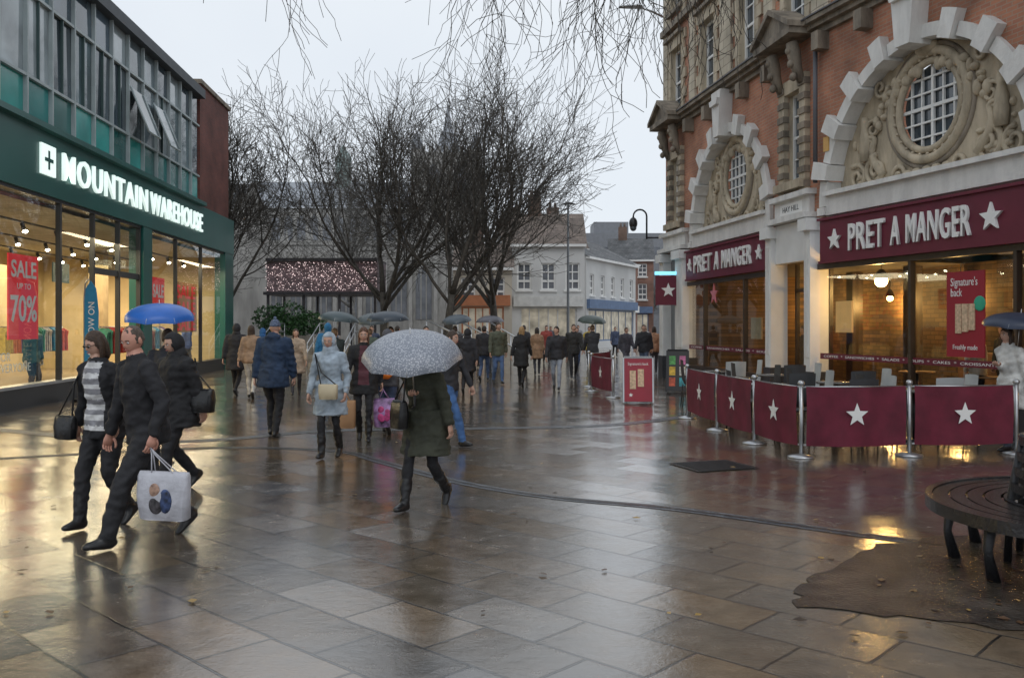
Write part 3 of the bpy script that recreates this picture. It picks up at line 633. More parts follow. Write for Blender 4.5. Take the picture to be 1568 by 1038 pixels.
# ------------------------------------------------------------------ background buildings (wall and glass colours shifted toward grey to imitate haze)
FARW = mat('far_white_render', (.58, .58, .57), .8, .12, .4)
FARGL = mat('far_glass', (.14, .15, .17), .15, .3, 1)
def house(name, ox, oy, ux, uy, w, depth, h, rh, wallm, roofm, rows, cols_, shop_=None, gable=False, chim=1, ww=.45, dorm=0):
    e = empty(name); M = frame(ox, oy, ux, uy); mb = MB()
    holes = []
    for (z0, z1) in rows:
        for i in range(cols_):
            x = w*(i+.5)/cols_; holes.append((x-ww, x+ww, z0, z1))
    if shop_: holes.append((.5, w-.5, .5, 2.8))
    wall(mb, M, 0, w, 0, h, holes, 0, wallm)
    for k, hh in enumerate(holes):
        big = shop_ and k == len(holes)-1
        window(mb, M, *hh, -.15, -.002, 6 if big else 2, 1 if big else 3, shop_ if big else WHITE, mat('far_shop_glow', (.42, .38, .30), .4, .8, 1.5, emit=.25) if big else FARGL, wallm, .1, .07)
        if not big: mb.box(M, hh[0]-.1, hh[1]+.1, hh[2]-.12, hh[2], 0, .1, WHITE)
    if shop_: mb.box(M, .1, w-.1, 2.85, 3.5, 0, .25, shop_)
    for a in (0, w):
        mb.add([M @ V(p) for p in ((a, 0, 0), (a, h, 0), (a, h, -depth), (a, 0, -depth))], [(0, 1, 2, 3)], wallm)
        if not gable: mb.add([M @ V(p) for p in ((a, h, 0), (a, h+rh, -depth/2), (a, h, -depth))], [(0, 1, 2)], wallm)
    for (c0, c1) in ((.3, -depth/2), (-depth-.3, -depth/2)):
        mb.add([M @ V(p) for p in ((-.15, h-.1, c0), (w+.15, h-.1, c0), (w+.15, h+rh, c1), (-.15, h+rh, c1))], [(0, 1, 2, 3)], roofm)
    mb.box(M, -.1, w+.1, h-.18, h-.02, 0, .3, WHITE)
    for k in range(dorm):
        x = w*(k+.5)/dorm
        mb.box(M, x-.6, x+.6, h+.2, h+1.5, -depth*.35, -.5, WHITE); mb.quad(M, x-.45, x+.45, h+.35, h+1.35, -.49, FARGL)
        mb.prism(M, [(x-.8, h+1.5), (x+.8, h+1.5), (x, h+2.1)], -depth*.4, -.35, roofm)
    for k in range(chim):
        x = w*(k+.15)/max(1, chim)+.3
        mb.box(M, x, x+.9, h+rh*.5, h+rh+1.2, -depth/2-.35, -depth/2+.35, brickmat('chimney_brick', (.2, .12, .09), (.17, .11, .08), (.15, .12, .1), (1, 0)))
        for q in (.25, .65): mb.tube([M @ V((x+q, h+rh+1.2, -depth/2)), M @ V((x+q, h+rh+1.6, -depth/2))], .11, TILE)
    mb.build('house_shell', e); return e
RB = brickmat('far_red_brick', (.30, .15, .11), (.26, .135, .10), (.22, .17, .14), (1, 0))
house('white_rendered_building', .0, 58, 1, -.02, 4.6, 8, 6.8, 2.4, FARW, TILE, [(3.9, 5.6)], 3, mat('far_white_fascia', (.6, .6, .58), .6), chim=1, dorm=0)
house('white_corner_building', -.5, 68, 1, .12, 6.2, 9, 7.4, 2.4, FARW, TILE, [(4.1, 5.6), (6.0, 7.1)], 4, WHITE, chim=2, dorm=2)
house('gabled_white_house', -3.6, 56, 1, 0, 3.6, 8, 5.2, 1.8, mat('far_cream_render', (.5, .45, .37), .8, .15, .5), TILE, [(3.3, 4.6)], 2, mat('awning_orange', (.34, .13, .06), .6, emit=.1), gable=False)
house('terraced_white_house', 5.2, 64, .45, 1, 12, 7, 6.5, 2, FARW, SLATE, [(3.8, 5.3)], 5, mat('shop_blue', (.12, .18, .3), .6))
house('brick_terrace_house', 9.8, 92, 1, -.1, 4.4, 8, 8.2, 2.5, RB, SLATE, [(4.2, 5.8), (6.5, 7.8)], 2, MATS['shop_blue'])
house('brick_shop_building', 7.0, 80, .6, 1, 10, 8, 7.5, 2, RB, SLATE, [(4, 5.5), (6, 7)], 4, WHITE)
e = empty('modern_office_block'); mb = MB(); M = frame(8.5, 105, 1, 0)
mb.box(M, 0, 9, 0, 12.2, -10, 0, mat('grey_cladding', (.22, .23, .25), .6, .1)); mb.box(M, 1, 5, 12.2, 13.6, -6, -1, MATS['grey_cladding'])
for k in range(3): mb.box(M, 0.5, 8.5, 3+3*k, 4.6+3*k, 0.01, .05, FARGL)
mb.build('block', e)
house('distant_street_building', 15.5, 110, 1, -.2, 12, 8, 7, 3, mat('far_grey_render', (.4, .4, .39), .8), SLATE, [(3.5, 5)], 5, WHITE)
house('stone_terrace', -36, 62, 1, 0, 17, 10, 9.5, 2.5, mat('far_stone_wall', (.38, .365, .34), .85, .25, .5), SLATE, [(1.2, 3), (4.2, 6), (7, 8.6)], 8, None, chim=3)

# church, with stone and roof colours lightened to stand in for mist
ch = empty('church'); mb = MB(); CST = stonemat('hazed_church_stone', (.40, .39, .37), .3); CRF = mat('hazed_church_roof', (.32, .34, .37), .7, .12, .5)
M = frame(-26, 86, 1, .03)
mb.box(M, 0, 20, 0, 9.2, -14, 0, CST)
CGL = mat('leaded_church_glass', (.20, .21, .23), .2, .3, 1)
for k in range(8):
    x = 1.2+k*2.35
    poly = [(x-.75, 2.2), (x+.75, 2.2), (x+.75, 5.8), (x+.45, 6.8), (x, 7.4), (x-.45, 6.8), (x-.75, 5.8)]
    mb.prism(M, poly, .01, .06, CGL)
    for q in (-.25, .25): mb.box(M, x+q-.05, x+q+.05, 2.2, 6.9, .06, .12, CST)
    mb.box(M, x+1.0, x+1.35, 0, 8.6, 0.01, .9, CST); mb.prism(M, [(x+.98, 9.2), (x+1.38, 9.2), (x+1.18, 10.8)], -.4, 0, CST)
mb.box(M, 0, 20, 9.2, 9.6, -.3, .15, CST)
mb.box(M, 0.5, 19.5, 9.2, 13.2, -10, -4, CST)
for k in range(14): mb.prism(M, [(1.2+k*1.25, 10), (2+k*1.25, 10), (2+k*1.25, 12.0), (1.6+k*1.25, 12.6), (1.2+k*1.25, 12.0)], -3.99, -3.95, CGL)
mb.add([M @ V(p) for p in ((0.3, 13.2, -3.7), (19.7, 13.2, -3.7), (19.7, 16.2, -7), (.3, 16.2, -7))], [(0, 1, 2, 3)], CRF)
mb.box(M, 16.8, 22.6, 0, 18.6, -9, -3, CST)
for z in (6, 10, 14): mb.box(M, 16.7, 22.7, z, z+.3, -9.1, -2.85, CST)
for x in (18.4, 21): mb.prism(M, [(x-.6, 14.6), (x+.6, 14.6), (x+.6, 16.6), (x, 17.6), (x-.6, 16.6)], -2.99, -2.94, CGL)
for x in (16.8, 22.6):
    for c in (-3, -9):
        mb.loft([M @ V((x, 0, c)), M @ V((x, 18.8, c))], .6, .6, (1, 0, 0), CST, 8, True, False); mb.loft([M @ V((x, 18.8, c)), M @ V((x, 19.6, c)), M @ V((x, 20.6, c))], [.55, .5, .04], [.55, .5, .04], (1, 0, 0), CRF, 8)
for k in range(7): mb.box(M, 17.2+k*.75, 17.6+k*.75, 18.6, 19.2, -3.3, -2.95, CST)
mb.loft([M @ V((19.7, z, -6)) for z in (18.6, 19.4, 20.0, 20.8, 21.3, 24)], [1.4, 1.3, 1.0, .8, .5, .04], [1.4, 1.3, 1., .8, .5, .04], (1, 0, 0), CRF, 8, True, False)
mb.loft([M @ V((9, z, -7)) for z in (14, 18.0, 18.6, 20)], [.9, .8, .9, .05], [.9, .8, .9, .05], (1, 0, 0), mat('copper_green', (.24, .31, .30), .6), 8, True, False)
mb.build('church_shell', ch)
mb = MB(); rr = random.Random(12)
HZ = mat('hazed_distant_facade', (.38, .39, .40), .9, .2, .1)  # distance haze painted in as a pale grey facade colour
for k in range(26):
    x = -150+k*13+rr.uniform(-2, 2); h = rr.uniform(6, 11)
    if -45 < x < -18: h = 7
    mb.box(frame(x, 170, 1, 0), 0, 13, 0, h, -10, 0, HZ); mb.prism(frame(x, 170, 1, 0), [(0, h), (13, h), (6.5, h+3)], -10, 0, SLATE)
mb.build('background')

mb = MB(); M = frame(-12.4, 46, 1, 0)
PV = mat('pavilion_frame', (.06, .055, .06), .5, .2)
mb.box(M, 0, 5.6, 4.9, 5.05, -3.5, 0, PV); mb.box(M, -.1, 5.7, 3.2, 3.35, -3.6, .1, PV)
mb.box(M, 0, 5.6, 3.35, 4.9, -3.3, -.2, mat('pavilion_canopy', (.20, .15, .16), .7, .4, 4))
for x in (.1, 1.9, 3.7, 5.5):
    for c in (-.1, -3.4): mb.box(M, x-.06, x+.06, 0, 3.2, c-.06, c+.06, PV)
FL = mat('fairy_light', (1, .78, .76), .5, 0, emit=1.1); rr = random.Random(2)
for k in range(650):
    x = rr.uniform(0, 5.6); z = 3.4+1.45*rr.random(); r = rr.uniform(.010, .026); q = M @ V((x, z, .03))
    mb.add([q+V((r, 0, 0)), q+V((-r, 0, 0)), q+V((0, 0, r)), q+V((0, 0, -r)), q+V((0, -r, 0))], [(0, 2, 4), (2, 1, 4), (1, 3, 4), (3, 0, 4)], FL)
mb.build('fairy_light_pavilion')
mb = MB(); PS = stonemat('terrace_stone', (.26, .24, .21), .4)
for k in range(5): mb.box(frame(-13, 37+k*.35, 1, 0), 0, 6.5, k*.15, (k+1)*.15-.002, -4, 0, PS)
mb.build('stone_steps')
mb = MB()
for x in (-12.5, -10.2, -8.2, -6.7):
    for dz in (.0, .35): mb.tube([(x, 36.6, .95-dz), (x, 39, 1.75-dz), (x, 41, 1.75-dz)], .025, STEEL, 6)
    for y, z in ((36.6, .95), (37.8, 1.35), (39, 1.75), (41, 1.75)): mb.tube([(x, y, 0), (x, y, z)], .022, STEEL, 6)
mb.build('handrail')
mb = MB()
for k in range(3):
    for dz in (0, .4): mb.tube([(-2.9+k*1.0, 31+k, 1.85-dz), (-1.2+k*.8, 29.5+k, 1.1-dz)], .03, STEEL, 6)
    for t in (0, .33, .66, 1): x = -2.9+k*1.0+t*(1.7-k*.2); y = 31+k-1.5*t; mb.tube([(x, y, 0), (x, y, 1.85-.75*t)], .025, STEEL, 6)
mb.build('handrail')
mb = MB(); mb.box(frame(-11.9, 41.5, 1, 0), 0, 3.4, 0, 1.2, -2, 0, PS); mb.build('stone_planter')
mb = MB(); rr = random.Random(8)
LV = [mat('leaf_green_%d' % i, c, .5) for i, c in enumerate([(.02, .06, .02), (.035, .10, .03), (.05, .13, .04)])]
for k in range(3200):
    cl = rr.choice([(-11.2, 2.0, .8), (-10.3, 2.1, .9), (-9.3, 1.8, .7), (-10.7, 1.6, .9), (-9.8, 1.6, .8)])
    d = V((rr.gauss(0, 1), rr.gauss(0, 1), rr.gauss(0, 1))).normalized()*cl[2]*rr.uniform(.7, 1.05)
    c = V((cl[0], 42.3, cl[1]))+V((d.x, d.y, d.z*.75)); e = V((rr.uniform(-1, 1), rr.uniform(-1, 1), rr.uniform(-1, 1)))*.08; n = V((rr.uniform(-1, 1), rr.uniform(-1, 1), rr.uniform(-1, 1)))*.06
    mb.add([c-e, c+n, c+e, c-n], [(0, 1, 2, 3)], rr.choice(LV))
mb.build('evergreen_shrub')
mb = MB(); mb.loft([(2.76, 45, 0), (2.76, 45, 1.2), (2.76, 45, 1.25), (2.76, 45, 7.6)], [.1, .1, .07, .05], [.1, .1, .07, .05], (1, 0, 0), mat('post_grey', (.12, .13, .14), .5), 10)
mb.loft([(2.5, 45, 7.62), (2.76, 45, 7.68), (3.1, 45, 7.62)], [.1, .16, .08], [.04, .07, .04], (0, 1, 0), MATS['post_grey'], 8); mb.build('street_lamp')

# ------------------------------------------------------------------ trees
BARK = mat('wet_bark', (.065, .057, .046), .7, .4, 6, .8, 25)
BARK2 = mat('hazed_far_bark', (.17, .165, .155), .8, .3, 4)  # paler than the nearer bark: haze is put into the colour
def grow(mb, p, d, L, r, lv, cfg, rng):
    ns = cfg['seg'][lv]; pts = [p.copy()]; dirs = [d.copy()]; q = p.copy(); dd = d.copy()
    for i in range(ns):
        dd = (dd+V((rng.gauss(0, 1), rng.gauss(0, 1), rng.gauss(0, 1)))*cfg['wig'][lv]+V((0, 0, cfg['trop'][lv]))).normalized()
        q = q+dd*(L/ns); pts.append(q.copy()); dirs.append(dd.copy())
    rm = cfg['rmin']; last = lv == len(cfg['n'])-1
    rad = [max(rm, r*(1-(.75 if last else .5)*i/ns)) for i in range(ns+1)]
    if lv == 0: rad[0] *= 1.35
    k = 10 if lv == 0 else (7 if lv == 1 else (5 if lv == 2 else 3)); mb.tube(pts, rad, cfg['m'], k)
    if last: return
    n = cfg['n'][lv]
    for c in range(n):
        t = cfg['t0'][lv]+(1-cfg['t0'][lv])*(c+rng.uniform(0, .9))/n
        if c == n-1: t = 1
        f = t*ns; i = min(int(f), ns-1); pp = pts[i].lerp(pts[i+1], f-i); base = dirs[min(i+1, ns)]
        ax = base.cross(V((rng.gauss(0, 1), rng.gauss(0, 1), rng.gauss(0, 1)))).normalized()
        ang = radians(rng.uniform(*cfg['ang'][lv])*(.4 if c == n-1 else 1))
        nd = Matrix.Rotation(ang, 3, ax) @ base
        rr_ = rad[min(i, ns)]*(.8 if c == n-1 else rng.uniform(.42, .62))
        grow(mb, pp, nd.normalized(), cfg['L'][lv+1]*rng.uniform(.7, 1.2)*(1-.2*t), rr_, lv+1, cfg, rng)
def tree_cfg(h, m, rmin=.010, n=(7, 5, 5, 4, 4, 0)):
    s = h/14
    return dict(n=n, L=[3.3*s, 6.6*s, 4.4*s, 2.7*s, 1.6*s, .95*s], seg=[4, 7, 6, 4, 3, 2], wig=[.06, .09, .10, .12, .14, .16], trop=[.05, .09, .07, .07, .06, .05],
                t0=[.72, .25, .2, .15, .15, 0], ang=[(20, 50), (22, 48), (22, 52), (22, 55), (22, 58), (0, 0)], rmin=rmin, m=m)
def tree(name, x, y, h, r, seed, m=BARK, lean=(0, 0), **k):
    mb = MB(); grow(mb, V((x, y, -.05)), V((lean[0], lean[1], 1)).normalized(), tree_cfg(h, m)['L'][0], r, 0, tree_cfg(h, m, **k), random.Random(seed)); return mb.build(name)
tree('bare_tree', -5.8, 42, 13.8, .27, 11, lean=(.05, 0))
tree('bare_tree', -3.0, 40, 13.2, .26, 23, lean=(.03, 0))
tree('bare_tree', -.9, 46, 14.6, .27, 37, lean=(.06, 0))
tree('bare_tree', -12.8, 41, 11.6, .24, 41, lean=(-.04, 0))
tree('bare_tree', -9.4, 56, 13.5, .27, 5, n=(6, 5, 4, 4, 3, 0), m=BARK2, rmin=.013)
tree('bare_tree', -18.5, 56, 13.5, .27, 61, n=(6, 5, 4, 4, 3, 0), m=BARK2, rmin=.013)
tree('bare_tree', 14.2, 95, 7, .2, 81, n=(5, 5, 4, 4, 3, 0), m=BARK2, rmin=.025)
mb = MB(); rng = random.Random(19)
TX, TY = 4.45, 6.3
mb.loft([(TX, TY, 0), (TX, TY, .4), (TX-.02, TY, 2), (TX, TY, 4), (TX+.05, TY, 6.5)], [.34, .27, .24, .21, .18], [.34, .27, .24, .21, .18], (1, 0, 0), BARK, 14)
cf = dict(n=(5, 4, 3, 2, 0), L=[3, 2.0, 1.3, .8, .45], seg=[6, 6, 5, 4, 3], wig=[.1, .15, .18, .2, .2], trop=[-.02, -.11, -.16, -.15, -.1], t0=[.3, .2, .2, .2, 0],
          ang=[(25, 55), (25, 60), (25, 60), (25, 60), (0, 0)], rmin=.0040, m=BARK)
for (ex, ey, ez, z0, nb) in ((1.4, 11.5, 6.9, 4.9, 4), (.0, 10.8, 6.7, 4.8, 4), (-1.2, 11.5, 7.0, 5.0, 4), (-3.8, 10.0, 7.1, 5.8, 2), (2.6, 13, 8.3, 6.0, 1), (.8, 12, 6.8, 5.0, 4), (-5.4, 11.5, 7.6, 6.0, 1)):
    P0 = V((TX, TY, z0)); P1 = V((ex, ey, ez)); midp = (P0+P1)/2+V((0, 0, .8))
    pts = [P0.lerp(midp, t).lerp(midp.lerp(P1, t), t)+V((rng.gauss(0, .05), rng.gauss(0, .05), rng.gauss(0, .05))) for t in [i/12 for i in range(13)]]
    mb.tube(pts, [.08-.062*i/12 for i in range(13)], BARK, 8)
    for k in range(nb):
        i = 12-k*2; d = (pts[i]-pts[i-1]).normalized()
        nd = (d+V((rng.gauss(0, .6), rng.gauss(0, .6), rng.uniform(-.6, .1)))).normalized()
        grow(mb, pts[i], nd, rng.uniform(1.1, 1.8), .014, 1, cf, rng)
mb.build('overhanging_tree')

# circular tree bench
mb = MB(); BX, BY = 4.16, 6.3
BW = mat('dark_wet_bench', (.020, .018, .018), .16, .4, 6, .3, 40)
def ringslab(r0, r1, z0, z1, m, k=72):
    vs = []
    for i in range(k):
        c, s_ = cos(2*pi*i/k), sin(2*pi*i/k)
        vs += [(BX+r0*c, BY+r0*s_, z0), (BX+r1*c, BY+r1*s_, z0), (BX+r1*c, BY+r1*s_, z1), (BX+r0*c, BY+r0*s_, z1)]
    fs = []
    for i in range(k):
        j = (i+1) % k
        for q in range(4): fs.append((i*4+q, i*4+(q+1) % 4, j*4+(q+1) % 4, j*4+q))
    mb.add(vs, fs, m)
for r0, r1 in ((.70, .80), (.815, .915), (.93, 1.03), (1.045, 1.145)): ringslab(r0, r1, .425, .455, BW)
ringslab(1.15, 1.2, .38, .465, BW); ringslab(.64, .68, .40, .46, BLACK)
for z, r in ((.55, .62), (.66, .60), (.77, .585), (.88, .57)): ringslab(r-.025, r+.02, z-.03, z+.03, BW)
for i in range(10):
    a = 2*pi*i/10+.25; c, s_ = cos(a), sin(a)
    mb.tube([(BX+1.0*c, BY+1.0*s_, 0), (BX+1.05*c, BY+1.05*s_, .2), (BX+1.02*c, BY+1.02*s_, .42)], [.045, .03, .045], BLACK)
    mb.tube([(BX+.66*c, BY+.66*s_, 0), (BX+.64*c, BY+.64*s_, .45), (BX+.56*c, BY+.56*s_, .92)], .028, BLACK)
    mb.tube([(BX+.6*c, BY+.6*s_, .405), (BX+1.16*c, BY+1.16*s_, .405)], .022, BLACK)
mb.build('circular_tree_bench')

# ------------------------------------------------------------------ barriers
def barrier(name, p0, p1, post0=True):
    mb = MB(); d = V((p1[0]-p0[0], p1[1]-p0[1], 0)); L = d.length
    ux, uy = d.x, d.y
    if d.x < 0: p0, p1 = p1, p0; ux, uy = -ux, -uy
    M = frame(p0[0], p0[1], ux, uy)
    for x in ([0, L] if post0 else [L]):
        mb.loft([M @ V((x, 0, 0)), M @ V((x, .02, 0)), M @ V((x, .05, 0))], [.17, .17, .04], [.17, .17, .04], (1, 0, 0), STEEL, 20)
        mb.tube([M @ V((x, 0, 0)), M @ V((x, .93, 0))], .027, STEEL, 10); mb.ell(M, (x, .95, 0), (.045, .04, .045), STEEL, 10, 7)
    for z in (.16, .9): mb.tube([M @ V((0, z, 0)), M @ V((L, z, 0))], .012, STEEL, 6)
    nx, nz = 14, 6; vs = []; fs = []
    for j in range(nz+1):
        for i in range(nx+1):
            t = i/nx; s_ = j/nz
            vs.append(M @ V((.06+(L-.12)*t, .15+.76*s_-.02*sin(pi*t)*(1 if j in (0, nz) else 0), .022*sin(pi*t*4+s_*2)*sin(pi*s_)+.018)))
    for j in range(nz):
        for i in range(nx): q = j*(nx+1)+i; fs.append((q, q+1, q+nx+2, q+nx+1))
    mb.add(vs, fs, BURGCANVAS, True)
    mb.prism(M, starpoly(L/2, .54, .155), .043, .047, WHITEL)
    return mb.build(name)
bp = [(3.19, 16.6), (3.30, 14.7), (3.46, 13.05), (3.70, 11.7), (5.15, 11.85), (6.62, 12.0)]
for i in range(len(bp)-1): barrier('cafe_barrier', bp[i], bp[i+1], i == 0)
barrier('cafe_barrier', (2.02, 23.2), (2.35, 21.2)); barrier('cafe_barrier', (2.9, 27), (2.1, 25.0))

def aboard(name, x, y, w, h, face, mfront, extra=None):
    mb = MB(); M = frame(x, y, face[0], face[1])
    for sg in (1, -1):
        R = M @ Matrix.Translation((0, h, 0)) @ Matrix.Rotation(radians(-sg*12), 4, 'X') @ Matrix.Translation((0, -h, 0))
        fr = DARK if extra == 'menu' else STEEL
        mb.box(R, -w/2, w/2, .03, h, -.012, .012, mfront)
        for a in (-w/2-.03, w/2): mb.box(R, a, a+.03, 0, h, -.02, .02, fr)
        mb.box(R, -w/2, w/2, h-.01, h+.03, -.02, .02, fr)
        c = .0125
        if sg == 1:
            if extra == 'menu':
                cs = [(.5, .1, .05), (.05, .3, .35), (.6, .4, .05), (.5, .5, .45), (.1, .35, .1), (.5, .15, .3)]
                for i in range(6): mb.box(R, -w/2+.05+(i % 2)*w/2, -w/2+.05+(i % 2)*w/2+w/2-.1, .15+(i//2)*.27, .37+(i//2)*.27, c, c+.004, mat('menu_c%d' % i, cs[i], .5, .5, 12))
            else:
                for i in range(2): mb.box(R, -.18+i*.17, -.05+i*.17, .3+.05*i, .7+.03*i, c, c+.01, MATS['sandwich'])
                mb.prism(R, starpoly(-.16, .17, .05), c, c+.004, WHITEL)
    o = mb.build(name)
    if extra != 'menu':
        R = M @ Matrix.Translation((0, h, 0)) @ Matrix.Rotation(radians(-12), 4, 'X') @ Matrix.Translation((0, -h, 0))
        t = text('board_lettering', "Signature's back", R, -.22, .22, .8, .88, .0125, WHITEL, None, .003); t.parent = o
    return o
aboard('advert_a_board', 2.73, 19.8, .60, .98, (1, -.1), mat('aboard_red', (.30, .016, .035), .4, .1))
aboard('menu_a_board', 4.15, 22.9, .5, 1.05, (1, -.25), mat('menu_black', (.03, .03, .03), .4), 'menu')

def chair(x, y, ang, m):
    mb = MB(); M = Matrix.Translation((x, y, 0)) @ Matrix.Rotation(ang, 4, 'Z')
    for sx in (-.19, .19):
        mb.tube([M @ V((sx, .2, 0)), M @ V((sx*.9, .17, .45))], .012, BLACK, 6); mb.tube([M @ V((sx, -.22, 0)), M @ V((sx*.9, -.18, .45))], .012, BLACK, 6)
    vs = []; fs = []; prof = [(.21, .46), (.1, .445), (-.05, .44), (-.16, .46), (-.21, .56), (-.235, .74), (-.25, .96)]
    for dz in (0, .015):
        for (py, pz) in prof:
            for i in range(7):
                t = i/6*2-1; vs.append(M @ V((t*.21, py+.04*t*t*(1 if pz > .5 else 0), pz+.02*t*t+dz-(.03*t*t if pz > .8 else 0))))
    n = len(prof)*7
    for k in range(2):
        for j in range(len(prof)-1):
            for i in range(6): q = k*n+j*7+i; fs.append((q, q+1, q+8, q+7))
    mb.add(vs, fs, m, True); mb.build('cafe_chair')
def table(x, y):
    mb = MB(); mb.loft([(x, y, .72), (x, y, .75)], .33, .33, (1, 0, 0), mat('table_top', (.10, .09, .08), .2), 24); mb.tube([(x, y, 0), (x, y, .72)], .03, BLACK)
    mb.loft([(x, y, 0), (x, y, .03)], [.22, .2], [.22, .2], (1, 0, 0), BLACK, 20); mb.build('cafe_table')
CG = mat('chair_grey', (.42, .44, .44), .5); CDk = mat('chair_dark', (.05, .052, .055), .5)
for (x, y) in ((4.0, 16.6), (4.25, 14.6), (4.6, 13.1), (5.9, 13.4), (5.4, 15.2), (5.0, 17.4), (4.3, 18.9)):
    table(x, y)
    chair(x-.55, y+.1, radians(-95), CDk); chair(x+.6, y-.05, radians(88), CG if x > 4.2 else CDk)
    if x > 4.2: chair(x+.1, y-.62, radians(8), CG if int(x*10) % 2 else CDk)

# ------------------------------------------------------------------ people
SKIN = mat('skin', (.52, .31, .23), .5, .1, 10); SKIN2 = mat('skin_ruddy', (.52, .26, .19), .5, .12, 10)
LIP = mat('lip', (.38, .12, .10), .5); EYEW = mat('eye_white', (.6, .6, .58), .3); EYED = mat('eye_dark', (.02, .015, .01), .2)
SHOE = mat('black_shoe', (.012, .012, .013), .3, .2, 8, .3, 30)
def ik(a, b, l1, l2, pole):
    d = b-a; L = min(d.length, (l1+l2)*.998); n = d.normalized(); b = a+n*L; x = (l1*l1-l2*l2+L*L)/(2*L); h = sqrt(max(0, l1*l1-x*x))
    p = pole-n*pole.dot(n); p.normalize(); return a+n*x+p*h, b
def hand(mb, M, w, d, pn, sg, m, curl=.5):
    d = d.normalized(); pn = (pn-d*pn.dot(d)).normalized(); s_ = d.cross(pn).normalized()
    P = lambda *q: M @ (w+d*q[0]+s_*q[1]+pn*q[2])
    R3 = M.to_3x3()
    mb.loft([P(-.03, 0, 0), P(0, 0, 0), P(.04, 0, 0), P(.085, 0, .004)], [.024, .028, .038, .038], [.02, .018, .015, .012], R3 @ s_, m, 10)
    for i, (o, l) in enumerate(((-.028, .068), (-.010, .078), (.009, .072), (.027, .056))):
        c = curl*.9
        p0 = (.078, o, 0); p1 = (.078+l*.45*cos(c*.6), o*1.05, l*.45*sin(c*.6)); p2 = (p1[0]+l*.32*cos(c*1.5), o*1.05, p1[2]+l*.32*sin(c*1.5)); p3 = (p2[0]+l*.25*cos(c*2.3), o, p2[2]+l*.25*sin(c*2.3))
        mb.loft([P(*p0), P(*p1), P(*p2), P(*p3)], [.0095, .009, .008, .006], [.0095, .009, .008, .006], R3 @ s_, m, 6)
    t = -sg
    mb.loft([P(.02, t*.03, .004), P(.05, t*.052, .014), P(.075, t*.058, .026), P(.095, t*.054, .034)], [.013, .0115, .010, .007], [.013, .0115, .01, .007], R3 @ pn, m, 6)

